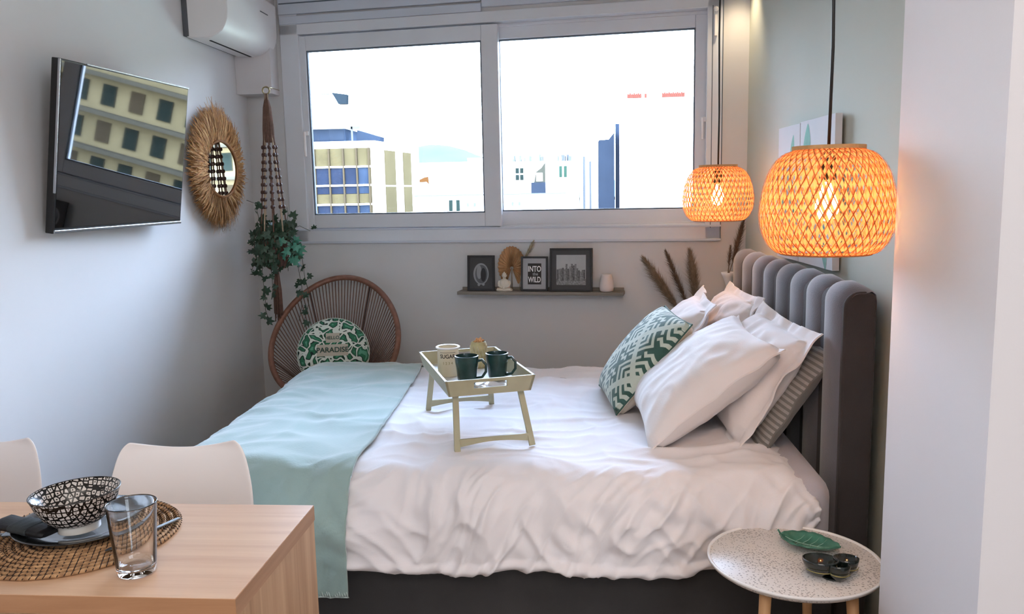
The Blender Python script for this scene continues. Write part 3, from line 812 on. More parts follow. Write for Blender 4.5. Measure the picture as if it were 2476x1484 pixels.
gp = wroot('dried_grass_plume', 'pale dried grass plume standing behind the INTO THE WILD frame on the ledge', 'dried grass', 1.70, .02, ST)
m = MB(); plume(m, (.01, 0, .19), (.06, 0, .285), .009, 420, rr, (.0, 0, 0), .03); m.build('plume', M_plumepale, gp)
MB().tube([(-.03, 0, 0), (-.012, 0, .13), (.01, 0, .20), (.05, 0, .27)], .0016, 5).build('stem', M_plumepale, gp, smooth=True)
# ------------------------------------------------------------------ bed
bed = thing('bed', 'double bed with dark base and tall channel-tufted grey velvet headboard', 'bed', (-.30, 3.36, 0))
MB().box((-1.37, 2.56, .04), (.80, 4.18, .345)).build('bed_base', M_base, bed, bevel=.02, bseg=3, world=True)
MB().box((-1.40, 2.54, .335), (.790, 4.20, .592)).build('mattress', M_sheet, bed, bevel=.075, bseg=6, world=True, smooth=True)
for (x0, y0) in ((-1.3, 2.62), (-1.3, 4.1), (.7, 2.62), (.7, 4.1)):
    MB().lathe([(.018, 0), (.022, .045)], (x0, y0, 0), 12).build('leg', M_black, bed, world=True)
HB = Matrix.Translation((.812, 2.66, 0)) @ Matrix.Rotation(radians(1.2), 4, 'Z')    # local x = thickness, local y = along, z up
hw, hl, ht = .124, 1.70, 1.176
def hbprof(x0, x1, z1, r=.05):
    pts = [(x0, .03)]
    for k in range(7): a = pi - (pi / 2) * k / 6; pts.append((x0 + r + r * cos(a), z1 - r + r * sin(a)))
    for k in range(7): a = pi / 2 - (pi / 2) * k / 6; pts.append((x1 - r * .7 + r * .7 * cos(a), z1 - r * .7 + r * .7 * sin(a)))
    pts.append((x1, .03)); return pts
hp = hbprof(.022, hw, ht - .012)
Mh = HB @ Matrix(((1, 0, 0, 0), (0, 0, 1, 0), (0, 1, 0, 0), (0, 0, 0, 1)))
hb = MB().prism(hp, 0.0, hl, Mh).build('headboard', M_velvetdark, bed, world=True, smooth='angle', bevel=.008)
ncn = 8; cwid = hl / ncn
for k in range(ncn):
    y0 = k * cwid; P = []
    NQ = 12
    # profile path: up the front, over the top, a little down the back
    path = [(0, .30 + .80 * i / 10, -1, 0) for i in range(10)]
    r = .055
    for i in range(9):
        a = pi - (pi * .5) * i / 8
        path.append((r + r * cos(a), ht - r + r * sin(a), cos(a), sin(a)))
    path += [(.075, ht, 0, 1), (.100, ht - .001, .1, 1), (.120, ht - .012, .7, .7), (.125, ht - .04, 1, 0)]
    for (px_, pz_, nx, nz) in path:
        row = []
        for j in range(NQ + 1):
            t = j / NQ; b_ = .030 * (1 - abs(2 * t - 1) ** 2.2) - .012
            if px_ > .09: b_ *= .4
            n_ = hypot(nx, nz)
            row.append(HB @ Vector((px_ + .022 * (1 - min(1, px_ / .13)) + nx / n_ * b_, y0 + cwid * t, pz_ + nz / n_ * b_ - .006)))
        P.append(row)
    MB().grid(P, len(P), NQ + 1, flip=True).build('upholstered_channel', M_velvet, hb, smooth=True, world=True)

# ------------------------------------------------------------------ cloth drape over the mattress
RX0, RX1, RY0, RY1, RC, TOPZ = -1.42, .74, 2.50, 4.22, .13, .602
def nz(x, y, z=0.0): return noise.noise(Vector((x, y, z)))
def ridge(v): return (1 - abs(v) * 2.2)
def duvet_pt(a, b, off=0.0, rough=1.0):
    cx_ = max(a, RX0 + RC); cy_ = min(max(b, RY0 + RC), RY1 - RC)
    v = Vector((a - cx_, b - cy_)); d = v.length
    L = RC * pi / 2
    if d < 1e-7: dirn = Vector((0, 0)); h = 0; drop = 0; th = 0
    else:
        dirn = v / d
        if d < L: th = d / RC; h = RC * sin(th); drop = RC * (1 - cos(th))
        else: th = pi / 2; h = RC + .02 * (d - L); drop = RC + (d - L)
    n = Vector((dirn.x * sin(th), dirn.y * sin(th), cos(th)))
    p = Vector((cx_ + dirn.x * h, cy_ + dirn.y * h, TOPZ - drop))
    # folds
    side = min(1, d / L)
    w = .010 * nz(a * 2.1, b * 2.6, 1.7)
    wa = a + .12 * nz(a * 3, b * 3, 9); wb = b + .12 * nz(a * 3, b * 3, 4)
    top = .011 * ridge(nz(wa * 1.6 + wb * 2.4, wb * 5.5 - wa * 1.5, 3.1)) + .009 * ridge(nz(wa * 6.5, wb * 3.2, 6.1))
    sd = .019 * ridge(nz(wa * 4.6 + wb * 1.5, wb * 4.2, 12.3)) + .019 * nz(wa * 8.5, wb * 7, 2.2) + .013 * ridge(nz(wa * 12 + wb * 7, wb * 12, 7.7))
    # sharp diagonal creases near the pillows
    hd = max(0, min(1, (a - .30) / .3))
    qd = wa - wb; al = wa + wb
    dg = max(0.0, 1 - abs(nz(qd * 8.5, al * 2.2, 31.0)) * 4.5) ** 1.3; dg2 = max(0.0, 1 - abs(nz(qd * 15, al * 4.0, 41.0)) * 4.0) ** 1.3
    sd += (.017 * dg + .009 * dg2) * (.45 + .9 * abs(nz(wa * 1.7, wb * 1.7, 55)) * 2)
    top += .006 * max(0.0, 1 - abs(nz(wa * 2.2 + wb * 1.0, wb * 6.0, 61.0)) * 5) ** 1.3
    crease = .012 * hd * ridge(nz(wa * 9 - wb * 6, wb * 3 + wa * 2, 21.0))
    disp = w + top * (1 - side) + sd * side + crease
    disp *= rough
    # puffed edges
    disp += .018 * sin(pi * min(1, max(0, (d - L * .4) / .42))) * side
    if a > .30 and b < RY0 + RC: disp -= .032 * min(1, (a - .30) / .15) * side
    # head end: round down to the sheet
    if a > .56:
        q = min(1, (a - .56) / .18); p.z -= .055 * q ** 2.2 * (1 - side * .8); disp -= .03 * side * q ** 2
    return p + n * (disp + off)
def hem_len(a):
    base = RC * pi / 2 + .182 + .008 * sin(a * 9) + .012 * nz(a * 4, 3.3)
    if a > .52: base -= .16 * min(1, (a - .52) / .22) ** 1.5
    return base
NA, NB = 380, 240
P = []
a_min = RX0 + RC - (RC * pi / 2 + .12); a_max = RX1
for i in range(NA):
    a = a_min + (a_max - a_min) * i / (NA - 1); row = []
    bl = RY0 + RC - hem_len(a); bh = RY1 - RC + RC * pi / 2 + .16
    for j in range(NB):
        # denser towards the near side
        t = j / (NB - 1); b = bl + (bh - bl) * (t ** 1.25)
        q = duvet_pt(a, b)
        hemd = (b - bl)
        if hemd < .05:   # puffy rolled hem
            k = 1 - hemd / .05
            q.y += .022 * k ** 2 - .010 * sin(pi * min(1, k)) ; q.z += .004 * k
            q.y -= .010 * sin(pi * (1 - k)) * (1 + .8 * nz(a * 14, 0, 5))
        row.append(q)
    P.append(row)
dv = MB().grid(P, NA, NB, flip=False)
dvo = dv.build('duvet', M_duvet, None, smooth=True, solid=-.018)
tag(dvo, 'large white crumpled duvet spread over the bed with its hem above the dark base', 'duvet')

# blanket
def bl_right(t):   # t 0 far .. 1 near hem
    return -.83 + .035 * t + .035 * sin(t * 2.6) + (.03 if t > .7 else .03 * t / .7)
NA2, NB2 = 120, 190; P = []
bln = RY0 + RC - (RC * pi / 2 + .245); blf = RY1 - RC + RC * pi / 2 + .18
bt = thing('throw_blanket', 'pale sage blue fleece throw laid across the foot of the bed', 'blanket', (-1.1, 3.3, .6))
def bl_pt(a, b):
    q = duvet_pt(a, b, .016, .75)
    side = max(0, min(1, (RY0 + RC - b) / (RC * pi / 2)))
    fold = .012 * side * sin(a * 16 + b * 7) * (a + 1.45)
    q.y -= fold + .010 * side; q.z += 0
    q.z += .004 * nz(a * 4, b * 4, 8)
    return q
for i in range(NA2):
    row = []
    for j in range(NB2):
        t = 1 - j / (NB2 - 1); b = blf + (bln - blf) * t
        a0 = RX0 + RC - (RC * pi / 2 + .10); a1 = bl_right(t)
        row.append(bl_pt(a0 + (a1 - a0) * i / (NA2 - 1), b))
    P.append(row)
MB().grid(P, NA2, NB2).build('fleece', M_blanket, bt, smooth=True, solid=.010, world=True)
m = MB(); a1 = bl_right(1); a0 = RX0 + RC - .3
for k in range(105):
    a = a0 + (a1 - a0) * k / 104; q = bl_pt(a, bln) + Vector((0, -.006, 0))
    m.tube([q + Vector((-.003, -.003, .018)), q + Vector((0, -.0045, .006)), q + Vector((.003, -.001, -.003))], .0016, 4)
m.tube([bl_pt(a0 + (a1 - a0) * k / 60, bln) + Vector((0, -.007, -.001)) for k in range(61)], .0032, 6)
m.build('whipstitched_edge', M_fringe, bt, smooth=True, world=True)

# ------------------------------------------------------------------ pillows
def frame3(c, right, up):
    r = -Vector(right).normalized(); u = Vector(up).normalized(); u = (u - r * u.dot(r)).normalized(); n = r.cross(u)
    M = Matrix((r, u, n)).transposed().to_4x4(); M.translation = Vector(c); return M
def pillow(name, label, c, right, up, w, h, th, mat, flange=.0, seed=0, crum=1.0, sag=0.0, n=56, matf=None, group=None, cat='pillow', pinch=.07, ears=0.0):
    M = frame3(c, right, up); R3 = M.to_3x3()
    t = thing(name, label, cat, c, 0, group)
    mb = MB()
    def side(sg):
        P = []
        for i in range(n + 1):
            u = -1 + 2 * i / n; row = []
            for j in range(n + 1):
                v = -1 + 2 * j / n
                fu = flange / (w / 2); fv = flange / (h / 2)
                uu = min(1, abs(u) / (1 - fu)); vv = min(1, abs(v) / (1 - fv))
                e = max(0, (1 - uu ** 2.2)) * max(0, (1 - vv ** 2.2))
                z = th / 2 * e ** .42
                px_ = u * w / 2 * (1 - pinch * (1 - abs(u)) * 0 - pinch * (1 - v * v) * abs(u) ** 2)
                py_ = v * h / 2 * (1 - pinch * (1 - u * u) * abs(v) ** 2)
                k = (abs(u) * abs(v)) ** 3 * ears
                px_ += math.copysign(k, u); py_ += math.copysign(k, v)
                wr = crum * (.010 * nz(px_ * 7 + seed, py_ * 7, seed) + .006 * ridge(nz(px_ * 11 + py_ * 6 + seed, py_ * 9 - px_ * 5, seed + 3)))
                wr += crum * .008 * (abs(u * v)) * sin(atan2(v, u) * 14 + seed)
                if e < .02: 
                    ed = crum * .010 * nz(px_ * 16 + seed, py_ * 16, 2.2)
                    zz = sg * .003 + ed + (crum * .014 * nz(px_ * 9, py_ * 9 + seed, 5) if flange > 0 else 0)
                else: zz = sg * (z + .003) + (wr if sg > 0 else wr * .6) * min(1, e * 3)
                zz -= sag * (v * v) * .05
                row.append(M @ Vector((px_, py_, zz)))
            P.append(row)
        return P
    A_, B_ = side(1), side(-1)
    if matf:
        for i in range(n):
            for j in range(n):
                mb.mi = matf((i + .5) / n, (j + .5) / n); mb._add([A_[i][j], A_[i + 1][j], A_[i + 1][j + 1], A_[i][j + 1]], [(0, 1, 2, 3)])
        mb.mi = len(mat) - 1
    else: mb.grid(A_, n + 1, n + 1)
    mb.grid(B_, n + 1, n + 1, flip=True)
    # seam strip
    edge = lambda S: [S[i][0] for i in range(n + 1)] + [S[n][j] for j in range(1, n + 1)] + [S[i][n] for i in range(n - 1, -1, -1)] + [S[0][j] for j in range(n - 1, 0, -1)]
    ea, eb = edge(A_), edge(B_)
    mb.grid([[a, b] for a, b in zip(ea, eb)], len(ea), 2, closed_u=True)
    o = mb.build('cover', mat, t, smooth=True, world=True)
    return t, ea, M
TOPP = .60
pillow('pillow', 'grey striped pillow leaning on the headboard behind the white pillows', (.725, 3.10, .765), (-.03, 1, 0), (.28, .0, .42), .62, .44, .11,
       [M_stripeA, M_stripeB, M_stripeA], seed=4, n=88, matf=lambda a, b: int(b * 44) % 2)
pillow('pillow', 'white pillow with a wide loose flange standing behind the front one, against the headboard', (.640, 3.13, .803), (-.05, 1, .02), (.40, .03, .60), .72, .52, .17, M_pillow, flange=.045, seed=11, crum=1.6, group='white bed pillows')
pillow('pillow', 'large plump white pillow nearest the camera, leaning back at the front of the bed head', (.435, 3.06, .800), (-.05, 1, .03), (.46, .04, .36), .60, .53, .21, M_pillow, seed=2, crum=.8, group='white bed pillows', pinch=.05, ears=.02)
pillow('pillow', 'farthest white pillow, standing upright against the headboard on the window side', (.655, 3.84, .82), (-.04, 1, .0), (.30, .0, .60), .66, .48, .17, M_pillow, flange=.04, seed=31, crum=1.7, group='white bed pillows')
pillow('pillow', 'white pillow with a pointed flanged corner leaning behind the green patterned cushion', (.425, 3.76, .805), (.06, 1, .02), (.44, .0, .62), .62, .54, .15, M_pillow, flange=.05, seed=23, crum=1.2, group='white bed pillows')
def meander(a, b):
    # nested key pattern laid on the diagonal
    p = (a + b) * 3.1; q = (a - b) * 3.1 + 8
    cp, cq = math.floor(p), math.floor(q); fp, fq = p - cp, q - cq
    if cp % 2: fp = 1 - fp
    if cq % 2: fq = 1 - fq
    s = 8.0
    ip, iq = int(fp * s), int(fq * s)
    if ip == 0 or iq == 0: return 1
    k = max(ip, iq)
    v = k % 2 == 1
    m_ = min(ip, iq)
    if (cp + cq) % 2:      # hooks: the outer arms are broken and turned inwards
        if k == 7 and m_ == 4: v = False
        if k in (6,) and m_ == 3: v = True
    return 0 if v else 1
t, ea, M4 = pillow('patterned_cushion', 'square cushion with green and cream key pattern leaning in front of the white pillows', (.262, 3.43, .800), (-.12, 1, .02), (.29, .02, .345), .47, .46, .17,
       [M_green, M_cream, M_beige], seed=7, crum=.25, n=200, matf=meander, cat='cushion', pinch=.04)
m = MB().tube([p + Vector((0, 0, 0)) for p in ea], .0032, 6, closed=True).build('piping', M_green, t, smooth=True, world=True)

# ------------------------------------------------------------------ bed tray
tx = Vector((.277, .10, 0)).normalized(); ty = Vector((-tx.y, tx.x, 0)); TA = atan2(tx.y, tx.x)
tr = thing('bed_tray', 'putty-coloured wooden bed tray with folding legs standing on the duvet', 'tray', (-.452, 2.752, .612), TA)
TW, TL, TZ = .295, .545, .190      # local: x along near side, y away; z of the tray bottom
m = MB()
f = .014   # outward flare at the rim
def wallq(p0, p1, out, h, th=.009):
    p0, p1, out = Vector(p0), Vector(p1), Vector(out)
    q = [p0, p1, p1 - out * th, p0 - out * th]
    up = Vector((0, 0, h)); 
    return [*[v for v in q]], [v + up + out * f for v in q]
def tray_wall(m, p0, p1, out, h, e0=0, e1=0):
    b_, t_ = wallq(p0, p1, out, h); d = (Vector(p1) - Vector(p0)).normalized()
    t_[0] -= d * f; t_[3] -= d * f; t_[1] += d * f; t_[2] += d * f
    m.hexa(b_ + t_)
WH = .058
m.box((0, 0, 0 + TZ), (TW, TL, TZ + .006)).build('tray_floor', M_trayin, tr)
m = MB(); tray_wall(m, (0, TL, TZ), (0, 0, TZ), (-1, 0, 0), WH); m.build('side_wall', M_tray, tr, bevel=.001)
m = MB(); tray_wall(m, (TW, 0, TZ), (TW, TL, TZ), (1, 0, 0), WH); m.build('side_wall', M_tray, tr, bevel=.001)
def endwall(y, s):
    # end wall with a slot handle cut through
    m = MB(); th = .009; o1 = Vector((0, s * f, WH))
    xs = [-.0, .088, .1, .195, .207, TW]; 
    def P_(x, k, inner):   # k 0 bottom .. 1 top
        ex = -f * k if x == 0 else (f * k if x == TW else 0)
        return Vector((x + ex, y + s * f * k - (s * th if inner else 0), TZ + WH * k))
    ks = [0, .42, .80, 1]; hole = {(1, 1), (2, 1), (3, 1)}
    for i in range(5):
        for j in range(3):
            if (i, j) in hole: 
                continue
            k0, k1 = ks[j], ks[j + 1]
            a = [P_(xs[i], k0, 0), P_(xs[i + 1], k0, 0), P_(xs[i + 1], k0, 1), P_(xs[i], k0, 1)]
            b_ = [P_(xs[i], k1, 0), P_(xs[i + 1], k1, 0), P_(xs[i + 1], k1, 1), P_(xs[i], k1, 1)]
            m.hexa(a + b_)
    return m.build('end_wall', M_tray, tr)
endwall(0, -1); endwall(TL, 1)
def bar(m, p0, p1, w, t):
    p0, p1 = Vector(p0), Vector(p1); d = (p1 - p0).normalized(); a = Vector((1, 0, 0)); a = (a - d * a.dot(d)).normalized(); b_ = d.cross(a)
    q = [a * w / 2 * sx_ + b_ * t / 2 * sy_ for sx_, sy_ in ((-1, -1), (1, -1), (1, 1), (-1, 1))]
    m.hexa([p0 + v for v in q] + [p1 + v for v in q]); return m
for y0, y1 in ((.035, -.035), (TL - .05, TL + .02)):
    for x0, x1 in ((.030, .018), (TW - .03, TW - .008)):
        bar(MB(), (x1, y1, .0), (x0, y0, TZ), .021, .013).build('leg', M_tray, tr, bevel=.0015)
    m = MB(); Pq = []
    yy = y1 + (y0 - y1) * .17
    for i in range(13):
        t = i / 12; x_ = .026 + (TW - .042) * t; arc = .012 * sin(pi * t)
        Pq.append([Vector((x_, yy - .005, .016 + arc)), Vector((x_, yy - .005, .043)), Vector((x_, yy + .005, .043)), Vector((x_, yy + .005, .016 + arc)), Vector((x_, yy - .005, .016 + arc))])
    m.grid(Pq, 13, 5).build('stretcher', M_tray, tr)
TT = TZ + .612 + .0065
def tpos(x, y): return (Vector((-.452, 2.752, 0)) + tx * x + ty * y)
def mug(label, x, y, hang, s=1.0):
    c = tpos(x, y); t = thing('mug', label, 'mug', (c.x, c.y, TT), hang, 'dark green mugs on the bed tray')
    h, r0, r1 = .104 * s, .031 * s, .0435 * s
    prof = [(0, 0), (r0 - .003, 0), (r0, .003), (r0 + .004, .02), (r1 - .005, h * .55), (r1 - .001, h * .8), (r1, h), (r1 - .003, h + .001), (r1 - .0045, h * .9), (r1 - .008, h * .5), (r0 - .002, .01), (0, .008)]
    MB().lathe(prof, seg=36).build('mug_body', M_mug, t, smooth='angle')
    pts = [(r1 - .006, 0, h * .82), (r1 + .014, 0, h * .86), (r1 + .029, 0, h * .70), (r1 + .028, 0, h * .45), (r1 + .014, 0, h * .26), (r0 + .004, 0, h * .20)]
    MB().tube(pts, [.006, .0055, .005, .005, .005, .0055], 10).build('handle', M_mug, t, smooth=True)
mug('dark green mug at the left, beside the sugar tin on the bed tray', .098, .150, radians(-8))
mug('dark green mug at the right corner of the bed tray', .218, .175, radians(-12), .97)
c = tpos(.062, .32)
tn_ = thing('sugar_tin', 'cream SUGAR tin with a white rim behind the left mug on the bed tray', 'tin', (c.x, c.y, TT), radians(12))
MB().lathe([(0, 0), (.040, 0), (.0405, .002), (.0405, .108), (.0385, .108), (.0385, .01), (0, .01)], seg=40).build('tin_body', M_tin, tn_, smooth='angle')
MB().lathe([(.0405, .104), (.046, .106), (.047, .110), (.044, .112), (.038, .110)], seg=40, cap0=False, cap1=False).build('rim', M_tinrim, tn_, smooth=True)
def wrap(o, R, z0):
    for v in o.data.vertices:
        a = v.co.x / R - radians(90) - radians(6); r = R + .0004 + v.co.z
        v.co = Vector((r * cos(a), r * sin(a), z0 + v.co.y))
wrap(text_mesh('lettering', 'SUGAR', .021, M_ink, tn_, Matrix.Diagonal((.9, 1.0, 1, 1)), .0002), .0405, .078)
wrap(text_mesh('small_lettering', '1 2 3 4', .014, M_jar, tn_, Matrix.Identity(4), .0002), .0405, .052)
m = MB()
m.tube([(.0408 * cos(radians(a)), .0408 * sin(radians(a)), .093) for a in range(-140, -45, 5)], .0007, 4); m.build('printed_line', M_ink, tn_)
c = tpos(.205, .42)
jr = thing('straw_jar', 'straw-coloured jar at the back of the bed tray between the two mugs', 'jar', (c.x, c.y, TT))
m = MB().lathe([(0, 0), (.03, 0), (.032, .006), (.033, .085), (.03, .10), (.026, .104), (.024, .10), (.028, .08), (.028, .01), (0, .01)], seg=30)
m.build('jar_body', M_jar, jr, smooth='angle')
m = MB()
for k in range(16):
    a = k * 2 * pi / 16; m.tube([(.0335 * cos(a), .0335 * sin(a), .004), (.0340 * cos(a + .3), .0340 * sin(a + .3), .045), (.0335 * cos(a), .0335 * sin(a), .088)], .0016, 4)
m.build('woven_wrap', M_plumepale, jr)
m = MB()
for k in range(26):
    a = rnd.uniform(0, 6.28); r = rnd.uniform(0, .02); m.lathe([(0, -.006), (.007, 0), (0, .006)], (r * cos(a), r * sin(a), .106 + rnd.uniform(-.004, .008)), 6)
m.build('contents', M_raffia, jr)
c = tpos(.165, .045)
np_ = thing('paper_napkin', 'white folded paper napkin lying at the front of the bed tray', 'napkin', (c.x, c.y, TT), TA + .25)
Pn = [[Vector((-.05 + .10 * i / 8, -.035 + .09 * j / 6, .004 + .006 * sin(i * .9) * sin(j * .8) + .004)) for j in range(7)] for i in range(9)]
MB().grid(Pn, 9, 7).build('paper', M_whitegloss, np_, smooth=True, solid=.003)

# ------------------------------------------------------------------ bedside stool, vases, pampas behind the bed
st = thing('nightstand', 'narrow white nightstand hidden behind the far pillows, under the two vases', 'nightstand', (.62, 4.465, 0))
MB().box((-.24, -.09, .50), (.235, .09, .52)).build('table_top', M_white, st, bevel=.003)
MB().box((-.22, -.075, .34), (.215, .08, .50)).build('drawer_box', M_white, st, bevel=.002)
for x_ in (-.21, .205):
    for y_ in (-.07, .07): MB().box((x_ - .012, y_ - .012, 0), (x_ + .012, y_ + .012, .34)).build('leg', M_legwood, st)
v1 = thing('bottle_vase', 'slim flared white vase holding dark plumes between the far pillows and the headboard', 'vase', (.792, 4.46, .52))
MB().lathe([(0, 0), (.035, 0), (.042, .02), (.045, .12), (.040, .25), (.024, .36), (.012, .43), (.014, .46), (.030, .505), (.040, .528), (.037, .530), (.027, .505), (.011, .455), (.009, .43), (.02, .35), (.036, .24), (.04, .12), (0, .03)], seg=28).build('vase_body', M_vase, v1, smooth=True)
pr = random.Random(9)
def pampas(label, root, P0, P1, tip, r, n, mat, grp, hair=.05, wd=.0014, bend=(0, 0, 0)):
    """P0 vase mouth, P1 plume start, tip; world coordinates"""
    t = thing('pampas_stem', label, 'pampas grass', root, 0, grp)
    P0, P1, tip, rt = Vector(P0), Vector(P1), Vector(tip), Vector(root)
    MB().tube([rt, P0, P1, P1.lerp(tip, .5), tip], [.003, .003, .0025, .002, .001], 6).build('stem', M_plumedark, t, smooth=True, world=True)
    m = MB(); plume(m, P1, tip, r, n, pr, bend, hair, wd); m.build('plume', mat, t, world=True)
G2 = 'dark plumes in the slim white vase'
pampas('long dark plume curving up along the headboard corner from the slim white vase', (.792, 4.46, .60), (.792, 4.46, 1.04), (.812, 4.46, 1.10), (.868, 4.47, 1.33), .014, 900, M_plumedark, G2, .05)
pampas('short thin plume leaning slightly left in the slim white vase', (.788, 4.462, .60), (.789, 4.462, 1.04), (.792, 4.46, 1.08), (.800, 4.46, 1.19), .007, 260, M_plumedark, G2, .035)
v2 = thing('round_vase', 'round white vase behind the far pillows holding three pampas stems', 'vase', (.60, 4.46, .52))
MB().lathe([(0, 0), (.04, 0), (.062, .03), (.068, .08), (.05, .14), (.026, .18), (.024, .20), (.028, .21), (.022, .205), (.02, .18), (.045, .13), (.06, .08), (.055, .03), (0, .012)], seg=30).build('vase_body', M_vase, v2, smooth=True)
G3 = 'pampas stems in the round vase'
pampas('left pampas stem, leaning farthest away from the headboard', (.60, 4.46, .55), (.592, 4.46, .73), (.525, 4.46, .86), (.345, 4.46, 1.13), .026, 1500, M_plume, G3, .075)
pampas('thin middle pampas stem leaning slightly left', (.602, 4.458, .55), (.60, 4.46, .73), (.575, 4.46, .88), (.462, 4.46, 1.165), .012, 900, M_plumedark, G3, .06)
pampas('right pampas stem standing upright with a broad brown plume', (.604, 4.462, .55), (.604, 4.46, .73), (.632, 4.46, .85), (.588, 4.46, 1.165), .022, 1500, M_plume, G3, .08)
# ------------------------------------------------------------------ pendant lamps
def pendant(label, x, y, ztop, D, H, seedk, watt, spin):
    t = thing('pendant_lamp', label, 'pendant lamp', (x, y, ztop), spin, 'woven bamboo pendant lamps')
    R = D / 2
    pr_ = [(.49, 1.0), (.52, .985), (.66, .95), (.78, .88), (.88, .77), (.95, .63), (.992, .48), (1.0, .36), (.965, .22), (.88, .10), (.76, .02), (.67, .0)]
    def prof(s):
        s = max(0, min(1, s)) * (len(pr_) - 1); i = min(int(s), len(pr_) - 2); f = s - i
        p0 = pr_[max(i - 1, 0)]; p1 = pr_[i]; p2 = pr_[i + 1]; p3 = pr_[min(i + 2, len(pr_) - 1)]
        cr = lambda a, b, c, d: .5 * ((2 * b) + (-a + c) * f + (2 * a - 5 * b + 4 * c - d) * f * f + (-a + 3 * b - 3 * c + d) * f ** 3)
        return cr(p0[0], p1[0], p2[0], p3[0]) * R, (cr(p0[1], p1[1], p2[1], p3[1]) - 1) * H
    for layer, (NS, tw, off, wd) in enumerate(((46, 1.2, 0.0, .0027), (48, .95, -.004, .0072))):
        m = MB()
        for sgn in (1, -1):
            for k in range(NS):
                th0 = 2 * pi * k / NS + .07 * layer + (.03 if sgn > 0 else 0)
                NP = 30; vs = []
                prev = None
                for i in range(NP + 1):
                    s = i / NP; r, z = prof(s); th = th0 + sgn * tw * s
                    r += off + sgn * .0007
                    c = Vector((r * cos(th), r * sin(th), z))
                    s2 = min(1, s + .02) if s < .98 else s; s1 = s2 - .02
                    r1, z1 = prof(s1); r2, z2 = prof(s2)
                    pa = Vector((r1 * cos(th0 + sgn * tw * s1), r1 * sin(th0 + sgn * tw * s1), z1)); pb = Vector((r2 * cos(th0 + sgn * tw * s2), r2 * sin(th0 + sgn * tw * s2), z2))
                    d = (pb - pa).normalized(); nn = Vector((cos(th), sin(th), 0)) * (abs((z2 - z1)) + 1e-4) + Vector((0, 0, 1)) * (r1 - r2 if True else 0) * -1
                    nn = Vector((cos(th) * -(z2 - z1), sin(th) * -(z2 - z1), (r2 - r1))); nn.normalize()
                    w = d.cross(nn).normalized() * (wd / 2)
                    vs += [c - w, c + w]
                m._add(vs, [(2 * i, 2 * i + 1, 2 * i + 3, 2 * i + 2) for i in range(NP)])
        m.build('outer_shade' if layer == 0 else 'inner_shade', M_bamboo2 if layer == 0 else M_bamboo, t)
    MB().lathe([(.50 * R, -.004), (.53 * R, -.004), (.53 * R, .006), (.50 * R, .006), (.50 * R, -.004)], seg=48, cap0=False, cap1=False).tube([(-.51 * R, 0, 0), (.51 * R, 0, 0)], .003, 6).tube([(0, -.51 * R, 0), (0, .51 * R, 0)], .003, 6).build('top_ring', M_bambooring, t)
    MB().lathe([(.64 * R, -H - .002), (.67 * R, -H - .002), (.67 * R, -H + .008), (.64 * R, -H + .008), (.64 * R, -H - .002)], seg=48, cap0=False, cap1=False).build('bottom_ring', M_bambooring, t)
    MB().tube([(0, 0, 0), (.003, 0, .25), (-.003, .002, .6), (0, 0, CZ - ztop - .02)], .0042, 8).build('cord', M_cord, t, smooth=True)
    MB().lathe([(0, 0), (.045, 0), (.045, .02), (0, .02)], (0, 0, CZ - ztop - .02), 24).build('ceiling_rose', M_cord, t)
    sk = MB().lathe([(0, 0), (.008, 0), (.019, -.015), (.021, -.075), (.018, -.08), (0, -.08)], seg=20).build('socket', M_cord, t, smooth='angle')
    bz = -.085
    b = MB().lathe([(.012, 0), (.013, -.012), (.022, -.035), (.029, -.058), (.029, -.075), (.02, -.093), (0, -.101)], (0, 0, bz), 20).build('bulb', M_bulb, t, smooth=True)
    ld = bpy.data.lights.new('bulb_light', 'POINT'); ld.energy = watt; ld.color = (1.0, .43, .16); ld.shadow_soft_size = .03
    lo = bpy.data.objects.new('bulb_light', ld); COL.objects.link(lo); lo.parent = t; lo.location = (0, 0, bz - .13)
    return t
pendant('large woven bamboo pendant lamp, lit, hanging in front near the projecting wall', .636, 2.20, 1.592, .338, .268, 1, .95, .2)
pendant('smaller-looking far woven bamboo pendant lamp, lit, hanging by the window corner', .664, 4.06, 1.598, .340, .258, 2, .95, .9)

# small ceiling spot washing the window corner
sp = bpy.data.lights.new('corner_spot', 'SPOT'); sp.energy = 14; sp.color = (1, .80, .52); sp.spot_size = radians(75); sp.spot_blend = .9; sp.shadow_soft_size = .03
so = bpy.data.objects.new('corner_spot', sp); COL.objects.link(so); so.location = (.80, 4.46, 2.62)
so.rotation_euler = (Vector((.1, .08, -1))).to_track_quat('-Z', 'Y').to_euler()

# ------------------------------------------------------------------ canvases on the headboard ledge
def canvas(label, y0, y1, z0, z1, shapes):
    ym = (y0 + y1) / 2; xw = .985 + .041 * (2.65 - ym)
    t = thing('leaf_canvas', label, 'canvas print', (xw - .003, ym, z0), atan2(.041, 1), 'leaf canvases over the headboard')
    w = y1 - y0; h = z1 - z0
    Ml = Matrix.Rotation(radians(-.6), 4, 'Y')
    MB().box((-.030, -w / 2, 0), (-.004, w / 2, h), Ml).build('canvas', M_canvas, t, bevel=.001)
    MB().box((-.004, -w / 2 + .01, .01), (-.001, w / 2 - .01, h - .01), Ml).build('stretcher_frame', M_black, t)
    m = MB()
    for (cy_, cz_, a, L_, wd) in shapes:
        pts = []
        for k in range(20):
            q = 2 * pi * k / 20; u = L_ / 2 * cos(q); v = wd / 2 * sin(q) * (1 - .5 * abs(cos(q)) ** 2)
            pts.append(Ml @ Vector((-.0306, -(cy_ + u * sin(a) + v * cos(a)), cz_ + u * cos(a) - v * sin(a))))
        m._add([sum(pts, Vector()) / 20] + pts, [(0, i + 1, (i + 1) % 20 + 1) for i in range(20)])
    m.build('painted_leaf', M_canvasleaf, t)
    return t
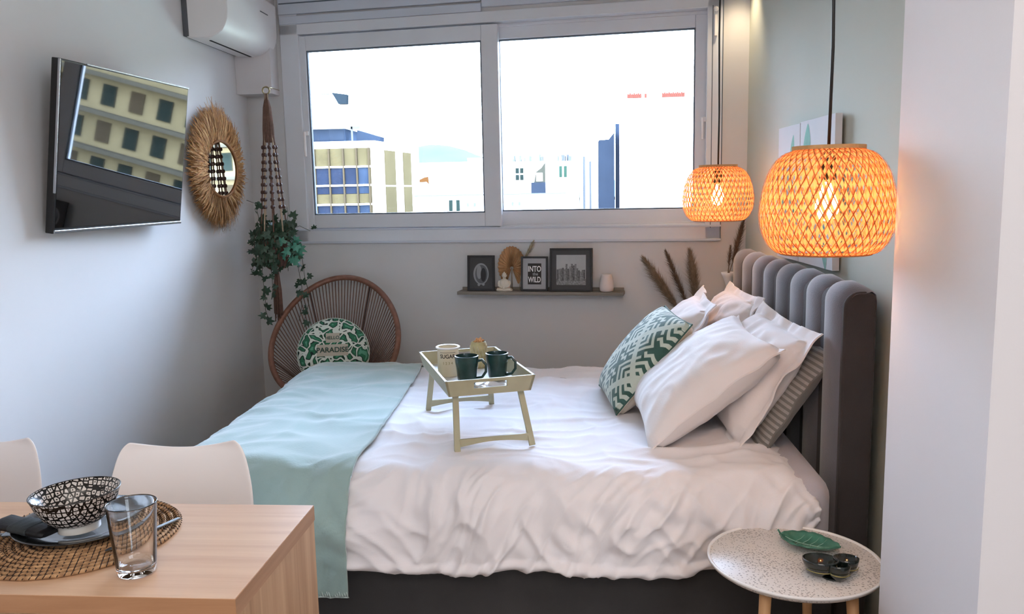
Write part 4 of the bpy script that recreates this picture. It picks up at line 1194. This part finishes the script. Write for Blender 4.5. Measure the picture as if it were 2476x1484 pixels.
canvas('farther leaf canvas with small pale green leaves, resting on the headboard', 3.552, 3.862, 1.184, 1.752, [(.05, .44, .2, .18, .06), (.05, .28, -.4, .2, .07), (-.05, .3, .5, .2, .06), (0, .14, 0, .24, .02)])
canvas('nearer and larger leaf canvas with a broad green leaf, resting on the headboard', 3.135, 3.542, 1.184, 1.756, [(-.12, .44, .1, .24, .10), (-.03, .26, .5, .28, .10), (.10, .10, -.3, .22, .07), (-.08, .14, .2, .18, .06)])

# wall socket with a plug beside the headboard
sk = thing('wall_socket', 'white wall socket with a plug on the sage wall beside the headboard', 'socket', (.988, 2.50, .545), atan2(.041, 1))
MB().box((-.010, -.042, -.06), (-.001, .042, .06)).build('face_plate', M_socket, sk, bevel=.004)
MB().lathe([(0, .01), (.02, .01), (.024, .03), (.018, .045), (0, .046)], (0, 0, .02), 20, Matrix.Rotation(-pi / 2, 4, 'Y')).build('plug', M_socket, sk, smooth=True)
MB().tube([(-.03, 0, .02), (-.045, .0, -.02), (-.02, .01, -.10), (-.01, .02, -.25), (-.008, .03, -.54)], .003, 6).build('plug_cable', M_socket, sk, smooth=True)

# ------------------------------------------------------------------ round side table and dishes
sdt = thing('side_table', 'round white speckled side table on beech legs beside the headboard', 'side table', (.600, 2.282, 0))
SZ = .450
MB().lathe([(0, -.018), (.222, -.018), (.236, -.008), (.238, -.003), (.234, 0), (0, 0)], (0, 0, SZ), 72).build('table_top', M_speckle, sdt, smooth='angle')
MB().lathe([(.231, -.0005), (.2395, -.004), (.2395, .0035), (.236, .0045), (.232, .003), (.231, -.0005)], (0, 0, SZ), 72, cap0=False, cap1=False).build('raised_edge', M_tinrim, sdt, smooth=True)
for a in (231, 318, 62):
    c_, s_ = cos(radians(a)), sin(radians(a))
    MB().tube([(.168 * c_, .168 * s_, SZ - .018), (.20 * c_, .20 * s_, 0)], [.017, .011], 14).build('leg', M_legwood, sdt, smooth=True)
MB().lathe([(0, -.03), (.19, -.03), (.19, -.018), (0, -.018)], (0, 0, SZ), 32).build('mounting_plate', M_white, sdt)

def leaf_dish():
    p0, p1 = Vector((.590, 2.405, 0)), Vector((.736, 2.318, 0)); ax = (p1 - p0); L_ = ax.length; c = (p0 + p1) / 2
    t = thing('leaf_dish', 'green ceramic leaf-shaped dish on the round side table', 'dish', (c.x, c.y - .005, SZ + .002), atan2(ax.y, ax.x))
    nu, nv = 28, 14; P = []
    for i in range(nu + 1):
        u = i / nu; hw_ = .054 * (sin(pi * u ** .85) ** .75) + .0006; row = []
        for j in range(nv + 1):
            v = -1 + 2 * j / nv
            z = .006 + .020 * abs(v) ** 1.8 * sin(pi * u) ** .5 + .018 * (abs(2 * u - 1)) ** 3 + .0012 * sin(u * 40 + abs(v) * 8)
            row.append(Vector(((u - .5) * L_, v * hw_ * (1 + .04 * sin(u * 26)), z)))
        P.append(row)
    MB().grid(P, nu + 1, nv + 1).build('dish', M_leafdish, t, smooth=True, solid=-.004)
    m = MB(); m.tube([Vector(((u / 12 - .5) * L_, 0, .0075 + .018 * (abs(2 * u / 12 - 1)) ** 3)) for u in range(1, 12)], .0014, 6)
    for i in (3, 4.5, 6, 7.5, 9):
        u = i / 12
        for s in (-1, 1): m.tube([((u - .5) * L_, 0, .0078), ((u + .07 - .5) * L_, s * .022, .0125), ((u + .11 - .5) * L_, s * .034, .021)], .0008, 4)
    m.build('leaf_vein', M_leafvein, t, smooth=True)
    MB().tube([(-L_ / 2, 0, .023), (-L_ / 2 - .008, .001, .034)], .003, 6).build('leaf_stalk', M_leafdish, t, smooth=True)
leaf_dish()
bkd = thing('flower_dish', 'glossy black three-petal dish with a gold line on the round side table', 'dish', (.672, 2.178, SZ + .001))
petals = ((-.026, .006, .047), (.044, .014, .033), (.012, -.027, .030))
for (px_, py_, pr0) in petals:
    MB().lathe([(0, 0), (pr0 * .45, 0), (pr0 * .8, .012), (pr0, .034), (pr0 * 1.02, .042), (pr0 * .96, .043), (pr0 * .74, .014), (pr0 * .4, .007), (0, .006)], (px_, py_, .003), 30, Euler((radians(-6), 0, 0)).to_matrix().to_4x4()).build('petal', M_blackdish, bkd, smooth=True)
m = MB()
for (px_, py_, pr0) in petals:
    m.tube([(px_ + pr0 * .93 * cos(radians(a)), py_ + pr0 * .93 * sin(radians(a)), .0235) for a in range(200, 341, 10)], .0013, 5)
m.build('gold_line', M_gold, bkd, smooth=True)
MB().lathe([(0, 0), (.03, 0), (.03, .004), (0, .004)], (.004, -.002, 0), 24).build('foot', M_blackdish, bkd)

# ------------------------------------------------------------------ dining table
TBZ = .75
dt = thing('dining_table', 'light oak laminate dining table at the lower left', 'dining table', (-1.32, 1.655, 0))
MB().box((-1.985, 1.42, TBZ - .038), (-.652, 1.89, TBZ - .0012)).build('table_top', M_tableedge, dt, world=True)
MB().box((-1.9845, 1.4205, TBZ - .0012), (-.6525, 1.8895, TBZ)).build('top_veneer', M_table, dt, world=True)
MB().box((-.655, 1.4204, TBZ - .0375), (-.6515, 1.8896, TBZ - .0016)).build('edge_band', M_tableedgeY, dt, world=True)
MB().box((-.690, 1.423, 0.0), (-.653, 1.887, TBZ - .0385)).build('side_panel', M_tableside, dt, world=True)
MB().box((-1.983, 1.423, 0.0), (-1.946, 1.887, TBZ - .0385)).build('side_panel', M_tableside, dt, world=True)
MB().box((-1.94, 1.62, .35), (-.70, 1.645, TBZ - .0385)).build('stretcher_panel', M_tableside, dt, world=True)

def shell_chair(label, x, y, rz):
    t = thing('shell_chair', label, 'chair', (x, y, 0), rz, 'white shell chairs behind the dining table')
    # side profile: seat front -> seat back -> back top. local -y is the front
    prof = [(-.235, .425), (-.225, .448), (-.17, .452), (-.08, .438), (.02, .43), (.10, .437), (.155, .475), (.185, .54), (.205, .62), (.222, .70), (.236, .77), (.244, .805), (.247, .822)]
    wid = [.17, .19, .205, .215, .215, .21, .210, .208, .206, .198, .182, .166, .146]
    crv = [0, 0, .004, .010, .016, .026, .036, .040, .038, .034, .030, .028, .026]
    nv = 24; P = []
    fine = []
    for i in range(len(prof) - 1):
        for q in range(3): fine.append((i, q / 3))
    fine.append((len(prof) - 2, 1.0))
    for i, f_ in fine:
        def cr(A):
            a = A[max(i - 1, 0)]; b = A[i]; c = A[i + 1]; d = A[min(i + 2, len(A) - 1)]
            return .5 * (2 * b + (c - a) * f_ + (2 * a - 5 * b + 4 * c - d) * f_ ** 2 + (3 * b - a - 3 * c + d) * f_ ** 3)
        yy = cr([p[0] for p in prof]); zz = cr([p[1] for p in prof]); w = cr(wid); cv = cr(crv)
        sback = max(0, min(1, (zz - .50) / .15)) if i > 5 else 0
        row = []
        for j in range(nv + 1):
            v = -1 + 2 * j / nv
            # edges curl forward (back) / upward (seat)
            k = abs(v) ** 2.4
            row.append(Vector((w * sin(v * pi / 2 * .98) * (1.0) if False else w * v, yy - cv * k * (1 if sback else .2), zz + (.018 * k if not sback else 0) * (1 - sback) - (.022 * (1 - v * v) * max(0, (zz - .78) / .04) if zz > .78 else 0))))
        P.append(row)
    # round the upper corners
    top = P[-1]
    MB().grid(P, len(P), nv + 1).build('shell', M_whitegloss, t, smooth=True, solid=.006, sub=1, bevel=0)
    MB().lathe([(0, 0), (.15, 0), (.16, .02), (.14, .03), (0, .03)], (0, -.03, .395), 28, Matrix.Diagonal((1, .95, 1, 1))).build('seat_pad_base', M_white, t, smooth='angle')
    for sx_ in (-1, 1):
        for sy_ in (-1, 1):
            MB().tube([(sx_ * .11, -.03 + sy_ * .10, .40), (sx_ * .215, -.02 + sy_ * .20, 0)], [.018, .011], 12).build('leg', M_legwood, t, smooth=True)
    return t
shell_chair('white shell chair behind the dining table, in front of the sage throw', -1.098, 1.95, 0.10)
shell_chair('white shell chair at the far left, cut off by the edge of the photo', -1.745, 1.98, 0.0)

# place setting
mt = thing('round_placemat', 'round woven seagrass placemat on the dining table', 'placemat', (-1.130, 1.688, TBZ))
m = MB(); md = MB()
nt_ = 13
for k in range(nt_):
    r = .212 - k * .0158
    if r < .01: break
    m.tube([(r * cos(2 * pi * i / 90), r * sin(2 * pi * i / 90), .0048) for i in range(90)], [.0050 * (1 + .14 * sin(i * pi * .5)) for i in range(90)], 8, closed=True)
    nst = max(8, int(2 * pi * r / .0125))
    for i in range(nst):
        a = 2 * pi * (i + .5 * (k % 2)) / nst; da = .010 / r
        md.tube([((r + .0066) * cos(a), (r + .0066) * sin(a), .004), (r * cos(a + da * .5), r * sin(a + da * .5), .0104), ((r - .0066) * cos(a + da), (r - .0066) * sin(a + da), .004)], .0013, 4)
m.lathe([(0, .001), (.214, .001), (.214, .003), (0, .003)], seg=48)
m.build('braid', M_woven, mt, smooth=True)
md.build('stitching', M_wovendark, mt, smooth=True)
plz = TBZ + .0115
pl = thing('dinner_plate', 'black dinner plate on the woven placemat under the patterned bowl', 'plate', (-1.132, 1.722, plz))
MB().lathe([(0, 0), (.085, 0), (.09, .002), (.140, .012), (.147, .016), (.148, .018), (.144, .0185), (.10, .009), (.085, .006), (0, .006)], seg=72).build('plate_body', M_plate, pl, smooth=True)
nk = thing('black_napkin', 'black cloth napkin with a grey band lying on the plate under the bowl', 'napkin', (-1.215, 1.648, plz + .019), radians(-18))
def slab(x0, x1, y0, y1, h, sag=0, nx=22, ny=10, top=.0):
    P = []
    for i in range(nx + 1):
        u = i / nx; row = []
        for j in range(ny + 1):
            a = 2 * pi * j / ny - .5 * pi
            yy = (y0 + y1) / 2 + (y1 - y0) / 2 * math.copysign(abs(cos(a)) ** .5, cos(a)); zz = h / 2 + h / 2 * math.copysign(abs(sin(a)) ** .6, sin(a))
            e = 1 if 0 < i < nx else .55
            row.append(Vector((x0 + (x1 - x0) * u, (y0 + y1) / 2 + (yy - (y0 + y1) / 2) * (e * .5 + .5), zz * e + .002 * nz(u * 5, yy * 20, 3) + (1 - e) * h * .2)))
        P.append(row)
    m = MB().grid(P, nx + 1, ny + 1, flip=True)
    m._add([P[0][j] for j in range(ny)], [tuple(range(ny))]); m._add([P[-1][j] for j in range(ny)], [tuple(range(ny - 1, -1, -1))])
    return m
slab(-.092, .072, -.030, .030, .017).build('folded_cloth', M_napkin, nk, smooth=True)
slab(-.030, .028, -.0325, .0325, .0195).build('napkin_band', M_napband, nk, smooth=True)
bw = thing('patterned_bowl', 'footed bowl with black and white mosaic pattern standing on the black plate', 'bowl', (-1.113, 1.672, plz + .0145))
Mb = Euler((0, radians(-2), 0)).to_matrix().to_4x4() @ Matrix.Scale(.86, 4)
MB().lathe([(.050, .020), (.062, .026), (.082, .046), (.097, .072), (.106, .098), (.108, .101), (.1055, .1015), (.094, .073), (.079, .049), (.058, .030), (0, .025)], seg=80, M=Mb, cap0=False).build('bowl_body', M_bowl, bw, smooth=True)
MB().lathe([(0, 0), (.046, 0), (.050, .002), (.051, .02), (.052, .024), (0, .024)], seg=60, M=Mb).build('foot', M_foot, bw, smooth='angle')
MB().lathe([(.1055, .1005), (.1080, .1005), (.1085, .1025), (.1068, .1035), (.1052, .1025)], seg=80, M=Mb, cap0=False, cap1=False).build('rim', plain('black_rim', '#2b2826', .3), bw, smooth=True)
M_dglass = plain('drinking_glass', '#ffffff', 0.0, 0.0)
M_dglass.node_tree.nodes['Principled BSDF'].inputs['Transmission Weight'].default_value = 1.0
gs = thing('drinking_glass', 'clear straight drinking glass in front of the placemat on the dining table', 'glass', (-.899, 1.520, TBZ + .001))
MB().lathe([(0, 0), (.033, 0), (.0375, .004), (.0385, .02), (.0480, .145), (.0483, .147), (.0470, .1475), (.0462, .145), (.0372, .022), (.034, .014), (0, .012)], seg=64).build('tumbler', M_dglass, gs, smooth=True)
kn = thing('table_knife', 'grey steel knife lying on the right part of the placemat behind the glass', 'knife', (-.968, 1.680, TBZ + .0118), atan2(.09, .038))
MB().box((0, -.006, 0), (.095, .006, .004)).build('handle', M_cutlery, kn, bevel=.0015)
MB().prism([(-.10, -.002), (-.085, -.008), (0, -.007), (0, .006), (-.095, .004)], .001, .0025).build('blade', M_cutlery, kn)
fk = thing('table_fork', 'grey steel fork poking out at the left of the black plate', 'fork', (-1.318, 1.660, TBZ + .0118), radians(12))
MB().box((-.10, -.004, 0), (.028, .004, .003)).build('handle', M_cutlery, fk, bevel=.001)
m = MB().box((.028, -.011, .0), (.045, .011, .002))
for i in range(4): m.box((.045, -.011 + i * .0063, 0), (.060, -.0078 + i * .0063, .002))
m.build('tines', M_cutlery, fk)
# ------------------------------------------------------------------ the city outside
# street level is 17 m below this floor; x right, y away
G = -17.0
struct('ground_street', MB().box((-900, 12, G - 1), (900, 2600, G)), M_street)
def bld(name, label, loc=(0, 0, 0), group='buildings outside the window'):
    return thing(name, label, 'building', loc, 0, group)
def ray_xy(px, Y): return Y * ((px - 1238) / 2000.0 - .0825)      # rough x at depth Y for planning

# office block with beige glazing, left
ob = bld('office_building', 'white office building with beige and blue glazing, seen at the left of the window')
X1, YF = -24.6, 100.0
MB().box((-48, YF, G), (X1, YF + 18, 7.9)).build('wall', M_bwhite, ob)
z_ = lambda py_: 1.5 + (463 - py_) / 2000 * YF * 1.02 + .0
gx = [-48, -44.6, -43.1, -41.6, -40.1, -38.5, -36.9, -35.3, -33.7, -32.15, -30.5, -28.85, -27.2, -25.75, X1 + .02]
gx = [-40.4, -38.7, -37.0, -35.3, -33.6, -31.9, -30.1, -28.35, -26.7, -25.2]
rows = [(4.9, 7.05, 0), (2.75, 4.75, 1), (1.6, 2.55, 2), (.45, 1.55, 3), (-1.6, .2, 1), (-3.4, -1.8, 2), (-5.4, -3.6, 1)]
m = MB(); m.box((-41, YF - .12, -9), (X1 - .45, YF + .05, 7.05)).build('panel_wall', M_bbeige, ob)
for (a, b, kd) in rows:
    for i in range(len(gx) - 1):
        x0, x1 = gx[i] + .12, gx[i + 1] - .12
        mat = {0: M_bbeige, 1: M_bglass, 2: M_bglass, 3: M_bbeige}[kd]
        if kd in (1, 2) and i == len(gx) - 2: mat = M_bglass2
        MB().box((x0, YF - .25, a), (x1, YF - .11, b)).build('window', mat, ob)
m = MB()
for x in gx: m.box((x - .09, YF - .5, -9), (x + .09, YF - .1, 7.05))
m.build('mullion', M_bframe, ob)
m = MB()
for zz in (4.82, 2.6, .3, -1.7): m.box((-41, YF - .42, zz - .11), (X1 - .45, YF - .1, zz + .11))
m.build('floor_band', M_bwhite, ob)
# flank facade going away to the right
fl = MB(); fl.hexa([Vector(p) for z in (G, 7.9) for p in ((X1, YF, z), (-22.5, YF + 15, z), (-22.6, YF + 18, z), (X1, YF + 18, z))]); fl.build('flank_wall', M_bwhite, ob)
def onflank(t0, t1, z0, z1, mat, nm, d=.12):
    A, B = Vector((X1, YF, 0)), Vector((-22.5, YF + 15, 0)); n = Vector((B.y - A.y, -(B.x - A.x), 0)).normalized()
    p = [A.lerp(B, t0), A.lerp(B, t1)]
    MB().hexa([q for z in (z0, z1) for q in (p[0] + n * d + Vector((0, 0, z)), p[1] + n * d + Vector((0, 0, z)), p[1] - n * d + Vector((0, 0, z)), p[0] - n * d + Vector((0, 0, z)))]).build(nm, mat, ob)
for (a, b) in ((.22, .46), (.66, .86)):
    for (z0, z1) in ((-9, -1.2), (-1.0, 2.4), (2.6, 6.9)): onflank(a, b, z0, z1, M_bbeige2, 'window')
MB().box((-47, YF + 4, 7.9), (-29.2, YF + 16, 9.7)).build('penthouse', M_bglass2, ob)
MB().box((-46.8, YF + 3.9, 8.3), (-29.3, YF + 4.0, 9.6)).build('penthouse_glazing', M_bblue, ob)
MB().box((-48, YF + 3, 9.7), (-28.4, YF + 16, 9.95)).build('penthouse_roof', M_bwhite, ob)
MB().prism([(-27.8, 7.9), (-24.7, 7.9), (-24.7, 8.6), (-27.6, 9.5)], YF + 4, YF + 6, MY).build('roof_unit', M_bblue, ob)
m = MB(); m.box((-28.3, YF + 3.6, 7.9), (-28.1, YF + 3.8, 9.9)).box((-28.5, YF + 3.6, 9.6), (-27.2, YF + 3.8, 9.95)); m.build('antenna', M_bgrey, ob)

# roof billboard / floodlight arm, top left
rb = thing('roof_floodlight', 'dark floodlight on a thin horizontal arm in the sky at the left of the window', 'floodlight', (-27.0, 92, 7.4), 0)
MB().tube([(-6, 0, 5.2), (0, 0, 5.15)], .05, 6).tube([(-6, 12, 0), (-6, 0, 5.2)], .12, 6).build('arm', M_bgrey, rb)
MB().prism([(0, 5.25), (1.7, 5.0), (1.6, 4.0), (.7, 4.0)], -.4, .4, MY).build('lamp_head', plain('dark_blue_grey', '#1a2024', .6, spec=0.0), rb)

# hazy mountain
mb = MB(); hp_ = [(-560, 30), (-470, 62), (-390, 92), (-330, 101), (-296, 103), (-262, 99), (-225, 90), (-190, 74), (-150, 52), (-100, 36), (0, 24), (200, 12)]
P = []
for i in range(len(hp_) * 4 - 3):
    k = i / 4; j = min(int(k), len(hp_) - 2); f_ = k - j
    X = hp_[j][0] * (1 - f_) + hp_[j + 1][0] * f_; Z = hp_[j][1] * (1 - f_) + hp_[j + 1][1] * f_
    row = []
    for q in range(9):
        t = q / 8; row.append(Vector((X * (1 + .1 * t), 1500 + 500 * t, G + (Z - G) * sin(pi * .5 * min(1, t * 1.6 + .1)) + 5 * nz(X * .02, t * 4, 2))))
    P.append(row)
mt_ = mb.grid(P, len(P), 9, flip=True).build('mountain', M_hill, None, smooth=True); tag(mt_, 'hazy blue mountain on the horizon behind the white houses', 'mountain')

# long low white building in the middle
lb = bld('low_building', 'long low white building along the bottom of the window view')
YL = 60.0
MB().box((-11.9, YL, G), (-1.0, YL + 14, 1.25)).build('wall', M_bwhite, lb)
MB().box((-11.9, YL - .12, 1.25), (-.9, YL + .1, 1.33)).build('parapet_cap', M_bgrey, lb)
for x in (-9.25, -8.72): MB().box((x - .13, YL - .1, .15), (x + .13, YL + .02, .95)).build('window', M_bwin, lb)
for x in (-8.0, -7.5, -4.75, -4.25): MB().box((x - .08, YL - .06, .45), (x + .08, YL + .02, .72)).build('window', M_bgrey, lb)

# mid-distance white houses
h1 = bld('white_house', 'white flat-roofed house in the middle of the window view with one terracotta wall')
MB().box((-31, 150, G), (-8.6, 165, 6.9)).build('wall', M_bwhite, h1)
MB().prism([(-29.6, 3.5), (-27.8, 4.3), (-27.1, 4.4), (-27.0, 3.0), (-27.4, 3.5), (-29.2, 3.4)], 149.8, 150.1, MY).build('terracotta_wall', M_orange, h1)
MB().box((-20, 151, 6.9), (-12, 160, 7.6)).build('roof_room', M_bwhite, h1)
h2 = bld('white_house', 'white apartment block with small windows, just right of the window mullion')
MB().box((-9.8, 112, G), (-4.4, 126, 5.4)).build('wall', M_bwhite, h2)
MB().box((-4.4, 114, G), (.1, 126, 5.4)).build('side_wall', M_bwhite, h2)
for (x, z) in ((-8.15, 4.2), (-7.55, 4.2), (-8.15, 3.3), (-7.55, 3.3)): MB().box((x - .23, 111.9, z - .35), (x + .23, 112.05, z + .35)).build('window', M_bwin, h2)
for (x, z) in ((-2.4, 4.0), (-1.75, 4.0)): MB().box((x - .2, 113.9, z - .75), (x + .2, 114.05, z + .75)).build('window', M_bgreen, h2)
for (x, z) in ((-8.9, 0.2), (-8.2, .2), (-7.0, 0.2)): MB().box((x - .2, 111.9, z - .9), (x + .2, 112.05, z + .9)).build('window', M_bgreen, h2)
MB().box((-6.3, 111.5, G), (-4.4, 112.2, 2.6)).build('blue_shaded_wall', M_bblue, h2)  # wall face in shade, its blue tone put into the colour
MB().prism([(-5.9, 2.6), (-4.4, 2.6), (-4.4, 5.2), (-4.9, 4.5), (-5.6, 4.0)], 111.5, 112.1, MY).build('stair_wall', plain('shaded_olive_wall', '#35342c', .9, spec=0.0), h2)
MB().box((-5.6, 111.4, 2.75), (-4.75, 111.6, 3.85)).build('stair_opening', M_bwhite, h2)
m = MB(); hr = random.Random(4)
for k in range(14):
    x = -9.4 + hr.random() * 8.6; w = hr.uniform(.15, .5); hh = hr.uniform(.3, 1.0); m.box((x, 114 + hr.random(), 5.4), (x + w, 115, 5.4 + hh))
for x in (-8.2, -5.6, -2.2): m.tube([(x, 114, 5.4), (x + .2, 114, 7.0)], .05, 5)
m.build('roof_clutter', M_bgrey, h2)
h3 = bld('narrow_house', 'narrow white house with dark downpipes left of the blue-shaded slab')
MB().box((.2, 105, G), (2.6, 120, 5.0)).build('wall', M_bwhite, h3)
MB().box((.55, 104.8, G), (.85, 105.1, 5.6)).box((1.35, 104.8, G), (1.6, 105.1, 5.0)).build('downpipe', M_bgrey, h3)
# slab with blue shade put into its colour, and the tall white block with red rooftop letters
bb = bld('blue_shaded_slab', 'building slab coloured blue for its shaded face, left of the tall white block')
MB().prism([(2.25, G), (3.92, G), (3.92, 7.6), (3.3, 6.85), (2.25, 6.8)], 92, 96, MY).build('wall', M_bblue, bb)
wb = bld('white_tower_block', 'tall blank white block with small red rooftop letters at the right of the window')
MB().hexa([Vector(p) for z in (G, 10.9) for p in ((4.68, 90, z), (19, 90, z), (19, 110, z), (4.78, 110, z))]).build('wall', M_bwhite, wb)
MB().box((4.12, 93.5, G), (4.7, 94, 8.6)).build('side_wing', M_bglass2, wb)
MB().box((4.5, 91, G), (4.69, 93, 10.5)).build('side_wall', M_canvaspink, wb)
for (x0, x1, nn) in ((5.2, 6.7, 7), (7.0, 7.25, 1), (8.8, 11.2, 11)):
    m = MB()
    for k in range(nn):
        a = x0 + (x1 - x0) * k / nn; b_ = x0 + (x1 - x0) * (k + .82) / nn
        m.box((a, 89.8, 10.94), (b_, 90.0, 11.36 + .06 * (k % 2)))
    m.box((x0, 90.0, 10.94), (x1, 90.1, 11.32))
    m.build('sign_letters', M_bred, wb)
MB().box((5.1, 90.1, 10.9), (11.3, 90.15, 11.0)).build('sign_rail', M_bwhite, wb)

# beige apartment block to the right, outside the frame but mirrored in the television
ab = bld('beige_apartment_block', 'beige apartment block mirrored in the television, right of the window view', (0, 0, 0))
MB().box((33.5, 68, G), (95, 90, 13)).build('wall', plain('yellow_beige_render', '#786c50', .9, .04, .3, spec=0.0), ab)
for f_ in range(9):
    z0 = -16 + f_ * 3.2
    MB().box((33.3, 66.8, z0), (95, 68.1, z0 + .35)).build('balcony_slab', plain('grey_balcony_%d' % f_, '#4a463c', .9, spec=0.0) if f_ == 0 else bpy.data.materials['grey_balcony_0'], ab)
    for k in range(12):
        x = 34.2 + k * 2.7
        MB().box((x, 67.85, z0 + .9), (x + 1.3, 68.02, z0 + 2.7)).build('window', M_bwin if (k + f_) % 3 else M_bframe, ab)
gb = bld('grey_office_block', 'grey block with rows of narrow white windows mirrored in the television', (0, 0, 0))
MB().box((20, 66, G), (33.2, 80, 16)).build('wall', plain('grey_office_wall', '#4d4f50', .9, spec=0.0), gb)
for f_ in range(10):
    m = MB()
    for k in range(12): m.box((20.4 + k * 1.05, 65.8, -15 + f_ * 3.0), (20.95 + k * 1.05, 66.05, -13.1 + f_ * 3.0))
    m.build('window_row', M_bframe, gb)
lw = bld('flat_roof_building', 'flat grey-green roof below the window mirrored in the television', (0, 0, 0))
MB().box((6, 14, G), (34, 31, -5.5)).build('wall', plain('green_grey_roof', '#a3a48a', .9, .1, .4), lw)
